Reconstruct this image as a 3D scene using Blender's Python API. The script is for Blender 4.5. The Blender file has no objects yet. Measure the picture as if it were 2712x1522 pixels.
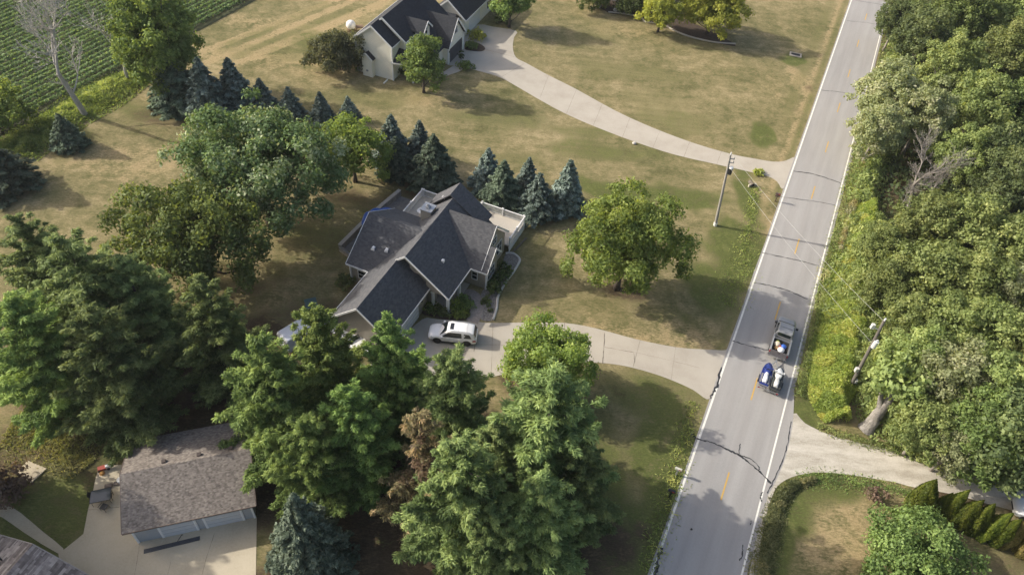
import bpy, math, random
import numpy as np
from mathutils import Vector, Matrix
R_ = math.radians
sc = bpy.context.scene
COL = sc.collection

# ------------------------------------------------------------------ camera, light, exposure
PW, PH, FPX, CAMH = 2712, 1522, 1917.0, 58.0
_n = np.array([1182 - PW/2, -(2620.0 - PH/2), -FPX]); _n /= np.linalg.norm(_n)
_up = -_n; _f = np.array([0, 0, -1.0]); _Y = _f - _up*_f.dot(_up); _Y /= np.linalg.norm(_Y)
CR = np.array([np.cross(_Y, _up), _Y, _up])
cam = bpy.data.cameras.new('camera'); cam_o = bpy.data.objects.new('camera', cam); COL.objects.link(cam_o)
cam.sensor_width = 36; cam.lens = FPX/PW*36; cam.clip_end = 3000; cam.clip_start = 0.5
M4 = Matrix([list(CR[i]) + [[0, 0, CAMH][i]] for i in range(3)] + [[0, 0, 0, 1]])
cam_o.matrix_world = M4
sc.camera = cam_o

SUN_AZ, SUN_EL = 170.5, 30.5        # direction towards the sun, degrees from +X, and its height
w = bpy.data.worlds.new('World'); sc.world = w; w.use_nodes = True
nt = w.node_tree; bg = nt.nodes['Background']; sky = nt.nodes.new('ShaderNodeTexSky')
sky.sky_type = 'NISHITA'; sky.sun_disc = False; sky.dust_density = 5.0; sky.ozone_density = 0.6; sky.sun_elevation = R_(SUN_EL); sky.sun_rotation = R_(90 - SUN_AZ)
nt.links.new(sky.outputs[0], bg.inputs[0]); bg.inputs[1].default_value = 0.14
sl = bpy.data.lights.new('sun', 'SUN'); sl.energy = 3.5; sl.angle = R_(0.55); sl.color = (1.0, 0.935, 0.82)
so = bpy.data.objects.new('sun', sl); COL.objects.link(so)
sd = Vector((math.cos(R_(SUN_AZ))*math.cos(R_(SUN_EL)), math.sin(R_(SUN_AZ))*math.cos(R_(SUN_EL)), math.sin(R_(SUN_EL))))
so.rotation_euler = sd.to_track_quat('Z', 'Y').to_euler(); so.location = (0, 0, 120)
sc.view_settings.view_transform = 'Standard'; sc.view_settings.look = 'None'
sc.view_settings.exposure = 0.60; sc.view_settings.gamma = 1.0

D_ = PW/2576.0
def G(x, y, z=0.0):
    """where the sight line through a point measured on the photo (2576 wide) meets the height z"""
    d = CR @ np.array([x*D_ - PW/2, -(y*D_ - PH/2), -FPX]); t = (z - CAMH)/d[2]
    p = np.array([0, 0, CAMH]) + t*d
    return (float(p[0]), float(p[1]), float(p[2]))
def G2(x, y, z=0.0): return G(x, y, z)[:2]

# ------------------------------------------------------------------ object helpers
def tag(o, label=None, cat=None, group=None, kind=None):
    if label: o['label'] = label
    if cat: o['category'] = cat
    if group: o['group'] = group
    if kind: o['kind'] = kind
    return o
def empty(name, loc, rz=0.0, label=None, cat=None, group=None):
    o = bpy.data.objects.new(name, None); COL.objects.link(o); o.location = loc; o.rotation_euler = (0, 0, rz)
    o.empty_display_size = 0.3
    return tag(o, label, cat, group)
class MB:
    def __init__(s): s.v = []; s.f = []; s.m = []; s.mi = 0
    def add(s, vs, fs):
        b = len(s.v); s.v += [tuple(map(float, q)) for q in vs]
        for f in fs: s.f.append([b + i for i in f]); s.m.append(s.mi)
        return s
    def box(s, x0, x1, y0, y1, z0, z1):
        return s.add([(x0,y0,z0),(x1,y0,z0),(x1,y1,z0),(x0,y1,z0),(x0,y0,z1),(x1,y0,z1),(x1,y1,z1),(x0,y1,z1)],
                     [(3,2,1,0),(4,5,6,7),(0,1,5,4),(1,2,6,5),(2,3,7,6),(3,0,4,7)])
    def bar(s, a, b, w_, h=None, upv=(0,0,1)):
        a, b = Vector(a), Vector(b); d = (b - a).normalized(); h = h or w_
        x = d.cross(Vector(upv)); x = x.normalized() if x.length > 1e-4 else Vector((1,0,0)); y = x.cross(d)
        vs = [p + x*sx*w_/2 + y*sy*h/2 for p in (a, b) for sx, sy in ((-1,-1),(1,-1),(1,1),(-1,1))]
        return s.add(vs, [(3,2,1,0),(4,5,6,7),(0,1,5,4),(1,2,6,5),(2,3,7,6),(3,0,4,7)])
    def prism(s, poly, z0, z1):
        n = len(poly); vs = [(x, y, z0) for x, y in poly] + [(x, y, z1) for x, y in poly]
        return s.add(vs, [list(range(n - 1, -1, -1)), list(range(n, 2*n))] + [(i, (i+1) % n, n + (i+1) % n, n + i) for i in range(n)])
    def slab(s, pts, th=0.14):
        n = len(pts); vs = list(pts) + [(x, y, z - th) for x, y, z in pts]
        return s.add(vs, [list(range(n)), list(range(2*n - 1, n - 1, -1))] + [(i, n + i, n + (i+1) % n, (i+1) % n) for i in range(n)])
    def ext(s, poly, axis, a, b):
        """closed profile (u, z) pushed along an axis from a to b"""
        f = (lambda u, z, t: (u, t, z)) if axis == 'y' else (lambda u, z, t: (t, u, z))
        n = len(poly); vs = [f(u, z, a) for u, z in poly] + [f(u, z, b) for u, z in poly]
        return s.add(vs, [list(range(n)), list(range(2*n - 1, n - 1, -1))] + [(i, n + i, n + (i+1) % n, (i+1) % n) for i in range(n)])
    def tube(s, pts, rad, k=8, cap=True):
        pts = [Vector(p) for p in pts]; n = len(pts)
        if not hasattr(rad, '__len__'): rad = [rad]*n
        vs = []; ref = Vector((0.31, 0.17, 0.93))
        for i, p in enumerate(pts):
            d = (pts[min(i+1, n-1)] - pts[max(i-1, 0)]).normalized()
            x = d.cross(ref); x = x.normalized() if x.length > 1e-3 else Vector((1,0,0)); y = d.cross(x)
            vs += [p + (x*math.cos(2*math.pi*j/k) + y*math.sin(2*math.pi*j/k))*rad[i] for j in range(k)]
        fs = [(i*k + j, i*k + (j+1) % k, (i+1)*k + (j+1) % k, (i+1)*k + j) for i in range(n-1) for j in range(k)]
        if cap: fs += [tuple(range(k-1, -1, -1)), tuple(range((n-1)*k, n*k))]
        return s.add(vs, fs)
    def loft(s, rings, closed=True):
        k = len(rings[0]); n = len(rings); vs = [q for r in rings for q in r]
        fs = [(i*k + j, (i+1)*k + j, (i+1)*k + (j+1) % k, i*k + (j+1) % k) for i in range(n-1) for j in range(k if closed else k-1)]
        if closed: fs += [tuple(range(k)), tuple(range(n*k-1, (n-1)*k-1, -1))]
        return s.add(vs, fs)
    def ball(s, c, r, nu=12, nv=8, zs=1.0):
        rings = []
        for i in range(1, nv):
            a = math.pi*i/nv
            rings.append([(c[0] + r*math.sin(a)*math.cos(2*math.pi*j/nu), c[1] + r*math.sin(a)*math.sin(2*math.pi*j/nu), c[2] + zs*r*math.cos(a)) for j in range(nu)])
        return s.loft(rings)
    def build(s, name, mats, parent=None, smooth=None, loc=None, rz=None):
        me = bpy.data.meshes.new(name); me.from_pydata(s.v, [], s.f)
        mats = mats if isinstance(mats, (list, tuple)) else [mats]
        for m_ in mats: me.materials.append(m_)
        if len(mats) > 1: me.polygons.foreach_set('material_index', s.m)
        me.update()
        if smooth is not None:
            me.polygons.foreach_set('use_smooth', [True]*len(me.polygons)); me.set_sharp_from_angle(angle=R_(smooth))
        o = bpy.data.objects.new(name, me); COL.objects.link(o)
        if parent: o.parent = parent
        if loc is not None: o.location = loc
        if rz is not None: o.rotation_euler = (0, 0, rz)
        return o
def copy_tree(o, parent=None):
    c = o.copy(); COL.objects.link(c)
    if parent: c.parent = parent
    for ch in list(o.children): copy_tree(ch, c)
    return c
def smooth_poly(pts, k=5, closed=True):
    n = len(pts); out = []
    for i in range(n if closed else n - 1):
        p = [np.array(pts[(i + j) % n if closed else min(max(i + j, 0), n-1)], float) for j in (-1, 0, 1, 2)]
        for t in np.linspace(0, 1, k, endpoint=False):
            out.append(tuple(0.5*((2*p[1]) + (-p[0]+p[2])*t + (2*p[0]-5*p[1]+4*p[2]-p[3])*t*t + (-p[0]+3*p[1]-3*p[2]+p[3])*t**3)))
    if not closed: out.append(tuple(pts[-1]))
    return out
def ribbon(mb, line, wid, z):
    P = [np.array(p[:2], float) for p in line]; n = len(P); L = []; Rr = []
    for i in range(n):
        d = P[min(i+1, n-1)] - P[max(i-1, 0)]; d = d/max(np.hypot(*d), 1e-6); q = np.array([-d[1], d[0]])
        ww = wid[i] if hasattr(wid, '__len__') else wid
        L.append(P[i] + q*ww/2); Rr.append(P[i] - q*ww/2)
    mb.add([(*p, z) for p in Rr] + [(*p, z) for p in L], [(i, i+1, n+i+1, n+i) for i in range(n-1)])

# ------------------------------------------------------------------ materials
def new_mat(name):
    m = bpy.data.materials.new(name); m.use_nodes = True; t = m.node_tree
    return m, t, t.nodes['Principled BSDF']
def nd(t, typ, **kw):
    n = t.nodes.new(typ)
    for k, v in kw.items():
        if k.startswith('i_'):
            key = k[2:]; n.inputs[int(key) if key.isdigit() else key].default_value = v
        else: setattr(n, k, v)
    return n
def ramp(t, fac, stops):
    n = t.nodes.new('ShaderNodeValToRGB'); e = n.color_ramp.elements
    while len(e) < len(stops): e.new(0.5)
    for el, (p, c) in zip(e, stops): el.position = p; el.color = (*c, 1) if len(c) == 3 else c
    t.links.new(fac, n.inputs[0]); return n.outputs[0]
def noise(t, scale, detail=4, rough=0.6, vec=None, dist=0.0, mapscale=None):
    if vec is None:
        tc = t.nodes.new('ShaderNodeTexCoord'); vec = tc.outputs['Object']
    if mapscale:
        mp = t.nodes.new('ShaderNodeMapping'); mp.inputs['Scale'].default_value = mapscale; t.links.new(vec, mp.inputs[0]); vec = mp.outputs[0]
    n = nd(t, 'ShaderNodeTexNoise'); n.inputs['Scale'].default_value = scale; n.inputs['Detail'].default_value = detail
    n.inputs['Roughness'].default_value = rough; n.inputs['Distortion'].default_value = dist
    t.links.new(vec, n.inputs['Vector']); return n.outputs['Fac']
def mixc(t, fac, a, b, mode='MIX'):
    n = nd(t, 'ShaderNodeMix', data_type='RGBA', blend_type=mode)
    for sock, val in ((n.inputs[0], fac), (n.inputs[6], a), (n.inputs[7], b)):
        if hasattr(val, 'is_linked'): t.links.new(val, sock)
        elif isinstance(val, (int, float)): sock.default_value = val
        else: sock.default_value = (*val, 1)
    return n.outputs[2]
def math_(t, op, a, b=None):
    n = nd(t, 'ShaderNodeMath', operation=op)
    for i, v in enumerate((a, b)):
        if v is None: continue
        if hasattr(v, 'is_linked'): t.links.new(v, n.inputs[i])
        else: n.inputs[i].default_value = v
    return n.outputs[0]
def bump(t, bs, h, strength=0.3, dist=0.05):
    n = nd(t, 'ShaderNodeBump'); n.inputs['Strength'].default_value = strength; n.inputs['Distance'].default_value = dist
    t.links.new(h, n.inputs['Height']); t.links.new(n.outputs[0], bs.inputs['Normal'])
def mat(name, c, rough=0.6, var=0.12, scale=3.0, metal=0.0, coat=0.0, bmp=0.0, spec=0.5):
    m, t, b = new_mat(name); b.inputs['Roughness'].default_value = rough; b.inputs['Metallic'].default_value = metal
    b.inputs['Coat Weight'].default_value = coat; b.inputs['Specular IOR Level'].default_value = spec
    n = noise(t, scale, 5)
    lo = [x*(1-var) for x in c]; hi = [min(1, x*(1+var)) for x in c]
    t.links.new(ramp(t, n, [(0.3, lo), (0.7, hi)]), b.inputs['Base Color'])
    if bmp: bump(t, b, noise(t, scale*6, 4), bmp, 0.03)
    return m
def two_tone(name, stops, scale=2.0, rough=0.85, fine=20.0, bmp=0.3, detail=6, mapscale=None):
    m, t, b = new_mat(name); b.inputs['Roughness'].default_value = rough; b.inputs['Specular IOR Level'].default_value = 0.25
    n1 = noise(t, scale, detail, 0.62, mapscale=mapscale); n2 = noise(t, fine, 3, 0.7)
    f = math_(t, 'ADD', math_(t, 'MULTIPLY', n1, 0.7), math_(t, 'MULTIPLY', n2, 0.3))
    t.links.new(ramp(t, f, stops), b.inputs['Base Color'])
    if bmp: bump(t, b, n2, bmp, 0.03)
    return m
def shingle(name, c1, c2, c3, course=0.12, tone=0.5, patch=0.5, tab=0.26):
    """asphalt shingles: courses follow the height on the slope, tabs vary one from the next"""
    m, t, b = new_mat(name); b.inputs['Roughness'].default_value = 0.88; b.inputs['Specular IOR Level'].default_value = 0.3
    tc = t.nodes.new('ShaderNodeTexCoord'); sp = nd(t, 'ShaderNodeSeparateXYZ'); t.links.new(tc.outputs['Object'], sp.inputs[0])
    row = math_(t, 'FLOOR', math_(t, 'DIVIDE', sp.outputs[2], course))
    ofs = math_(t, 'MULTIPLY', row, 0.37)
    cb = nd(t, 'ShaderNodeCombineXYZ')
    t.links.new(math_(t, 'FLOOR', math_(t, 'ADD', math_(t, 'DIVIDE', sp.outputs[0], tab), ofs)), cb.inputs[0])
    t.links.new(math_(t, 'FLOOR', math_(t, 'ADD', math_(t, 'DIVIDE', sp.outputs[1], tab), ofs)), cb.inputs[1])
    t.links.new(row, cb.inputs[2])
    wn = nd(t, 'ShaderNodeTexWhiteNoise', noise_dimensions='3D'); t.links.new(cb.outputs[0], wn.inputs[0])
    big = noise(t, patch, 5, 0.65)
    f = math_(t, 'ADD', math_(t, 'MULTIPLY', wn.outputs[0], tone), math_(t, 'MULTIPLY', big, 1 - tone))
    t.links.new(ramp(t, f, [(0.25, c1), (0.5, c2), (0.75, c3)]), b.inputs['Base Color'])
    fr = math_(t, 'FRACT', math_(t, 'DIVIDE', sp.outputs[2], course))
    bump(t, b, math_(t, 'ADD', fr, math_(t, 'MULTIPLY', wn.outputs[0], 0.4)), 0.5, 0.03)
    return m
def siding(name, c, lap=0.15):
    m, t, b = new_mat(name); b.inputs['Roughness'].default_value = 0.55
    tc = t.nodes.new('ShaderNodeTexCoord'); sp = nd(t, 'ShaderNodeSeparateXYZ'); t.links.new(tc.outputs['Object'], sp.inputs[0])
    fr = math_(t, 'FRACT', math_(t, 'DIVIDE', sp.outputs[2], lap))
    n = noise(t, 0.8, 4); n2 = noise(t, 6, 3)
    col = ramp(t, math_(t, 'ADD', math_(t, 'MULTIPLY', n, 0.6), math_(t, 'MULTIPLY', n2, 0.4)), [(0.3, [x*0.9 for x in c]), (0.7, c)])
    col = mixc(t, math_(t, 'LESS_THAN', fr, 0.1), col, [x*0.7 for x in c])
    t.links.new(col, b.inputs['Base Color']); bump(t, b, fr, 0.4, 0.02)
    return m
def leaf_mat(name, c1, c2, c3, transl=0.30, hue=0.08, k=2.95, sat=0.90):
    c1, c2, c3 = [[min(.55, v*k) for v in c] for c in (c1, c2, c3)]; transl = min(.5, transl*1.35)
    m, t, b = new_mat(name); out = t.nodes['Material Output']; t.nodes.remove(b)
    at = nd(t, 'ShaderNodeAttribute', attribute_name='lv'); oi = nd(t, 'ShaderNodeObjectInfo')
    col = ramp(t, at.outputs['Fac'], [(0.0, c1), (0.55, c2), (1.0, c3)])
    hs = nd(t, 'ShaderNodeHueSaturation'); t.links.new(col, hs.inputs['Color'])
    t.links.new(math_(t, 'ADD', math_(t, 'MULTIPLY', oi.outputs['Random'], hue*0.25), 0.5 - hue*0.20), hs.inputs['Hue'])
    t.links.new(math_(t, 'ADD', math_(t, 'MULTIPLY', oi.outputs['Random'], 0.5), 0.74), hs.inputs['Value']); hs.inputs['Saturation'].default_value = sat
    df = nd(t, 'ShaderNodeBsdfDiffuse'); tr = nd(t, 'ShaderNodeBsdfTranslucent'); gl = nd(t, 'ShaderNodeBsdfGlossy'); gl.inputs['Roughness'].default_value = 0.5
    t.links.new(hs.outputs[0], df.inputs[0])
    t.links.new(mixc(t, 1.0, hs.outputs[0], (1.25, 1.15, 0.55), 'MULTIPLY'), tr.inputs[0])
    gl.inputs[0].default_value = (0.8, 0.85, 0.9, 1)
    m1 = nd(t, 'ShaderNodeMixShader'); m1.inputs[0].default_value = transl; t.links.new(df.outputs[0], m1.inputs[1]); t.links.new(tr.outputs[0], m1.inputs[2])
    m2 = nd(t, 'ShaderNodeMixShader'); m2.inputs[0].default_value = 0.010; t.links.new(m1.outputs[0], m2.inputs[1]); t.links.new(gl.outputs[0], m2.inputs[2])
    t.links.new(m2.outputs[0], out.inputs[0])
    return m
def glass(name='window glass', c=(0.02, 0.028, 0.03)):
    m, t, b = new_mat(name); b.inputs['Base Color'].default_value = (*c, 1); b.inputs['Roughness'].default_value = 0.06
    b.inputs['Specular IOR Level'].default_value = 0.6
    return m

BARK = two_tone('bark', [(0.3, (0.045,0.035,0.028)), (0.7, (0.12,0.10,0.085))], 4, 0.95, 25, 0.5)
BARKG = two_tone('grey furrowed bark', [(0.35, (0.10,0.092,0.082)), (0.62, (0.30,0.28,0.255))], 1.4, 0.95, 9, 0.7, 6, (2.5, 2.5, .6))
PALEBARK = two_tone('pale bark', [(0.3, (0.17,0.155,0.135)), (0.7, (0.34,0.31,0.28))], 2.5, 0.95, 16, 0.5)
DEADWOOD = two_tone('dead wood', [(0.3, (0.33,0.31,0.285)), (0.7, (0.56,0.54,0.51))], 1.2, 0.95, 14, 0.3)
TRIM = mat('white trim', (0.72,0.72,0.71), 0.45, 0.05)
GLASS = glass()
CONC = two_tone('concrete', [(0.25, (0.325,0.29,0.24)), (0.5, (0.405,0.37,0.315)), (0.75, (0.455,0.42,0.36))], 0.35, 0.9, 9, 0.1)
CONC_OLD = two_tone('weathered concrete', [(0.25, (0.33,0.285,0.205)), (0.5, (0.45,0.395,0.295)), (0.75, (0.53,0.475,0.365))], 0.28, 0.9, 6, 0.12)
GRAVEL = two_tone('limestone gravel', [(0.30, (0.26,0.235,0.19)), (0.5, (0.44,0.41,0.35)), (0.70, (0.60,0.57,0.51))], 0.8, 0.95, 7, 0.5, 7, (0.45, 1.4, 1))
ROCK = two_tone('river rock', [(0.3, (0.10,0.09,0.08)), (0.55, (0.24,0.22,0.20)), (0.75, (0.42,0.40,0.37))], 5, 0.9, 10, 0.6)
MULCH = two_tone('mulch', [(0.3, (0.035,0.025,0.02)), (0.7, (0.10,0.075,0.055))], 3, 0.95, 20, 0.5)
TAR = mat('crack tar', (0.028,0.028,0.03), 0.5, 0.2)
JOINT = mat('slab joint', (0.14,0.12,0.095), 0.9, 0.3)
PAINTW = two_tone('worn white road paint', [(0.3, (0.50,0.48,0.44)), (0.45, (0.70,0.68,0.62)), (0.7, (0.78,0.76,0.70))], 1.2, 0.6, 8, 0)
PAINTY = two_tone('worn yellow road paint', [(0.3, (0.40,0.30,0.16)), (0.5, (0.52,0.33,0.09)), (0.7, (0.60,0.38,0.08))], 0.9, 0.6, 10, 0)
RUBBER = mat('rubber', (0.018,0.018,0.019), 0.8, 0.2)
DARKMETAL = mat('dark metal', (0.03,0.032,0.034), 0.45, 0.2, metal=0.3)
GALV = mat('galvanised metal', (0.45,0.46,0.47), 0.4, 0.15, metal=0.7)

# ------------------------------------------------------------------ ground
RO = np.array([61.64, 135.9]); RSTEP = np.array([-4.536, -11.31]); RP = float(np.hypot(*RSTEP)); RD = -RSTEP/RP   # RD: up the road
RN = np.array([-RD[1], RD[0]])                                                                            # to the left of it
def road_pt(s, o): return RO + RD*s + RN*o
def rc(p): d = np.array(p[:2]) - RO; return float(d @ RD), float(d @ RN)

xs = np.concatenate([np.linspace(-900, -130, 12), np.arange(-120, 131, 0.8), np.linspace(140, 900, 12)])
ys = np.concatenate([np.linspace(-500, -10, 8), np.arange(0, 200, 0.8), np.linspace(210, 1500, 16)])
GX, GY = np.meshgrid(xs, ys); nx, ny = len(xs), len(ys)
gv = np.stack([GX.ravel(), GY.ravel(), np.zeros(nx*ny)], 1)
idx = np.arange(nx*ny).reshape(ny, nx)
gf = np.stack([idx[:-1,:-1].ravel(), idx[:-1,1:].ravel(), idx[1:,1:].ravel(), idx[1:,:-1].ravel()], 1)
def np_mesh(name, v, f, mats, lv=None, smooth=False):
    me = bpy.data.meshes.new(name); n, k = f.shape
    me.vertices.add(len(v)); me.vertices.foreach_set('co', np.ascontiguousarray(v, np.float32).ravel())
    me.loops.add(n*k); me.loops.foreach_set('vertex_index', np.ascontiguousarray(f, np.int32).ravel())
    me.polygons.add(n); me.polygons.foreach_set('loop_start', np.arange(0, n*k, k, dtype=np.int32))
    try: me.polygons.foreach_set('loop_total', np.full(n, k, np.int32))
    except Exception: pass
    if smooth: me.polygons.foreach_set('use_smooth', np.ones(n, bool))
    for m_ in mats: me.materials.append(m_)
    if lv is not None:
        a = me.attributes.new('lv', 'FLOAT', 'FACE'); a.data.foreach_set('value', np.ascontiguousarray(lv, np.float32))
    me.update(); me.validate(); return me
zone = np.zeros((nx*ny, 4), np.float32); zone[:, 3] = 1
def blob(ch, x, y, rx, ry, amt=1.0, px=True, rot=0.0):
    """grow a patch of one ground cover round a point; radii in metres"""
    cx, cy = G2(x, y) if px else (x, y)
    dx, dy = gv[:,0] - cx, gv[:,1] - cy; c, s = math.cos(rot), math.sin(rot)
    d = np.sqrt(((dx*c + dy*s)/rx)**2 + ((-dx*s + dy*c)/ry)**2)
    X, Y = gv[:,0], gv[:,1]; d = d*(1 + .22*np.sin(.55*X + 1.7*np.sin(.4*Y)) + .20*np.sin(.8*Y + 1.3*np.sin(.6*X + 1)) + .12*np.sin(1.7*X + 1.1*Y))
    zone[:, ch] = np.maximum(zone[:, ch], amt*np.clip(1.6 - 1.2*d, 0, 1))
rs = (gv[:,0]-RO[0])*RD[0] + (gv[:,1]-RO[1])*RD[1]; ro = (gv[:,0]-RO[0])*RN[0] + (gv[:,1]-RO[1])*RN[1]
RA = math.atan2(RD[1], RD[0])
def band(ch, o0, o1, s0, s1, amt):
    m_ = np.clip((ro - o0)/0.8, 0, 1)*np.clip((o1 - ro)/0.8, 0, 1)*np.clip((rs - s0)/6, 0, 1)*np.clip((s1 - rs)/6, 0, 1)
    zone[:, ch] = np.maximum(zone[:, ch], m_*amt)
# channel 0 greener grass, 1 bare soil and needles, 2 straw
band(0, -7.2, -3.6, -140, 60, 0.9); band(0, -80, -7, -95, 200, 0.85)
band(0, 3.4, 5.5, -130, 60, 0.45); band(0, 6.5, 10.5, -75, -50, 0.25); band(0, 5.5, 8.5, -48, 40, 0.35); band(2, 4.0, 6.2, -70, 20, 0.6)
for a in [(1850,630,4,8,.95),(1800,720,3.5,6,.8),(1880,500,1.6,7,.9),(1640,490,14,2.2,.75),(1500,380,8,3,.5),(1680,1040,4,6,.7),(1640,1150,3,6,.75),(1680,1250,4,5,.85),(1590,1350,4,6,.7),
          (820,590,5,3,.45),(120,1290,8,5,.7),(1500,1250,5,9,.7),(300,880,14,12,.35),(130,1080,5,3,.5),(200,1140,4,3,.6),(2080,1220,5,2.2,.75),(1985,1260,2.2,4.5,.8),(2140,1200,4,1.2,.5),(1650,250,9,5,.30),(1560,180,12,4,.35),(1700,300,8,5,.4),(1920,330,1.8,4,.9),(2000,150,2,2.5,.95),(960,250,8,3,.35),(1250,300,9,3,.4),
          (830,110,10,4,.55),(700,130,12,3,.35),(330,180,6,5,.5),(180,260,12,4,.6),(60,350,10,4,.6),(1500,80,6,5,.3),(1950,1010,2,5,.7),(900,250,6,3,.3),(1700,1420,3,5,.8),(1620,950,4,3,.4),(1300,400,6,2,.4),(1450,330,7,2,.45)]:
    blob(0, *a)
for a in [(240,900,12,11,.7),(480,1000,8,6,.7),(720,1150,9,9,.95),(900,1250,9,9,1),(1100,1250,10,9,1),(1300,1300,8,9,1),(700,900,8,6,.9),(740,800,5,4,.4),(600,740,5,4,.3),(1000,1446,12,6,1),(1200,1446,10,6,1),(1400,1400,5,5,.8),
          (880,490,4,2,.5),(1260,540,6,2,.6),(1050,470,6,2,.5),(500,300,10,3,.5),(2250,480,4,5,.7),(40,1130,6,5,.5),(650,1000,5,8,.9),(1590,740,3,2,.6),(2400,800,16,26,.6),(2450,400,16,26,.6),(2320,200,8,20,.5),(2480,1150,9,7,.9),(960,620,2,2,.3)]:
    blob(1, *a)
for a in [(1930,560,1.7,6,.8),(1550,840,8,2,.45),(1700,850,6,2,.5),(1000,180,6,3,.5),(780,180,8,3,.35),(1100,260,8,2,.5),(300,400,12,4,.45),(700,760,4,3,.35),(230,1080,4,2,.6),(2150,1300,6,5,.45),(2060,1380,3,4,.5),(1560,80,9,3,.4),(2010,200,2,6,.6),(1950,230,2,7,.35),(1100,880,3,2,.1),(550,130,30,2.2,.5),(700,60,30,2.5,.45)]:
    blob(2, *a)
def streak(ch, p, q, wid, amt):
    a, b = np.array(G2(*p)), np.array(G2(*q)); d = (b-a)/np.hypot(*(b-a)); L = np.hypot(*(b-a))
    rx, ry = gv[:,0]-a[0], gv[:,1]-a[1]; t = rx*d[0] + ry*d[1]; o = np.abs(-rx*d[1] + ry*d[0])
    m_ = np.clip(1.4 - o/wid, 0, 1)*np.clip(t/3+1, 0, 1)*np.clip((L-t)/3+1, 0, 1); zone[:, ch] = np.maximum(zone[:, ch], m_*amt)
for p, q in (((494,137),(870,-10)),((520,158),(915,-10)),((575,168),(960,15)),((640,135),(1000,-10))): streak(2, p, q, .9, .85)
for p, q in (((600,140),(880,25)),((560,120),(820,10))): streak(0, p, q, 1.6, .4)
for p, q in (((2129,1263),(2111,1460)),((2158,1265),(2146,1460)),((2060,1290),(2035,1400))): streak(2, p, q, .6, .6)
gme = np_mesh('ground', gv, gf, [], None, True)
ca = gme.color_attributes.new('zone', 'FLOAT_COLOR', 'POINT'); ca.data.foreach_set('color', zone.ravel())
def ground_mat():
    m, t, b = new_mat('lawn'); b.inputs['Roughness'].default_value = 0.95; b.inputs['Specular IOR Level'].default_value = 0.1
    tc = t.nodes.new('ShaderNodeTexCoord').outputs['Object']
    at = nd(t, 'ShaderNodeAttribute', attribute_name='zone'); sp = nd(t, 'ShaderNodeSeparateColor'); t.links.new(at.outputs['Color'], sp.inputs[0])
    big = noise(t, 0.09, 5, 0.6, tc); mid = noise(t, 0.55, 6, 0.68, tc, 0.4); fine = noise(t, 3.2, 5, 0.75, tc, mapscale=(0.6, 1.5, 1)); tiny = noise(t, 6.5, 4, 0.8, tc, mapscale=(0.7, 1.3, 1))
    mow = noise(t, 0.9, 3, 0.6, tc, mapscale=(0.12, 1.3, 1))
    f = math_(t, 'ADD', math_(t, 'ADD', math_(t, 'MULTIPLY', big, 0.32), math_(t, 'MULTIPLY', mid, 0.34)), math_(t, 'ADD', math_(t, 'MULTIPLY', fine, 0.34), math_(t, 'MULTIPLY', mow, 0.12)))
    dry = ramp(t, f, [(0.43, (0.090,0.092,0.037)), (0.515, (0.155,0.145,0.066)), (0.575, (0.225,0.193,0.098)), (0.66, (0.34,0.28,0.16))])
    grn = ramp(t, math_(t, 'ADD', math_(t, 'MULTIPLY', mid, 0.5), math_(t, 'MULTIPLY', fine, 0.5)), [(0.36, (0.052,0.070,0.020)), (0.52, (0.105,0.122,0.038)), (0.68, (0.19,0.185,0.075))])
    soil = ramp(t, math_(t, 'ADD', math_(t, 'MULTIPLY', mid, 0.5), math_(t, 'MULTIPLY', fine, 0.5)), [(0.38, (0.05,0.036,0.024)), (0.55, (0.10,0.075,0.047)), (0.68, (0.20,0.15,0.08))])
    straw = ramp(t, fine, [(0.3, (0.24,0.185,0.095)), (0.7, (0.42,0.335,0.19))])
    def soft(ch, a=0.30, k=3.0):
        j = math_(t, 'ADD', math_(t, 'MULTIPLY', math_(t, 'SUBTRACT', mid, 0.5), 3.0), math_(t, 'MULTIPLY', math_(t, 'SUBTRACT', fine, 0.5), 2.4))
        n = nd(t, 'ShaderNodeMath', operation='MULTIPLY', use_clamp=True)
        t.links.new(math_(t, 'ADD', math_(t, 'SUBTRACT', sp.outputs[ch], a), math_(t, 'MULTIPLY', j, sp.outputs[ch])), n.inputs[0]); n.inputs[1].default_value = k
        return n.outputs[0]
    c = mixc(t, soft(2), dry, straw); c = mixc(t, soft(0, 0.25, 2.2), c, grn); c = mixc(t, soft(1, 0.25, 2.4), c, soil)
    c = mixc(t, 0.55, c, ramp(t, tiny, [(0.3, (0.45,0.46,0.46)), (0.7, (1.55,1.52,1.5))]), 'MULTIPLY')
    t.links.new(c, b.inputs['Base Color'])
    bump(t, b, math_(t, 'ADD', math_(t, 'MULTIPLY', fine, 0.6), math_(t, 'MULTIPLY', tiny, 0.5)), 0.9, 0.12)
    return m
gme.materials.append(ground_mat())
ground = bpy.data.objects.new('ground', gme); COL.objects.link(ground); tag(ground, kind='structure')

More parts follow.
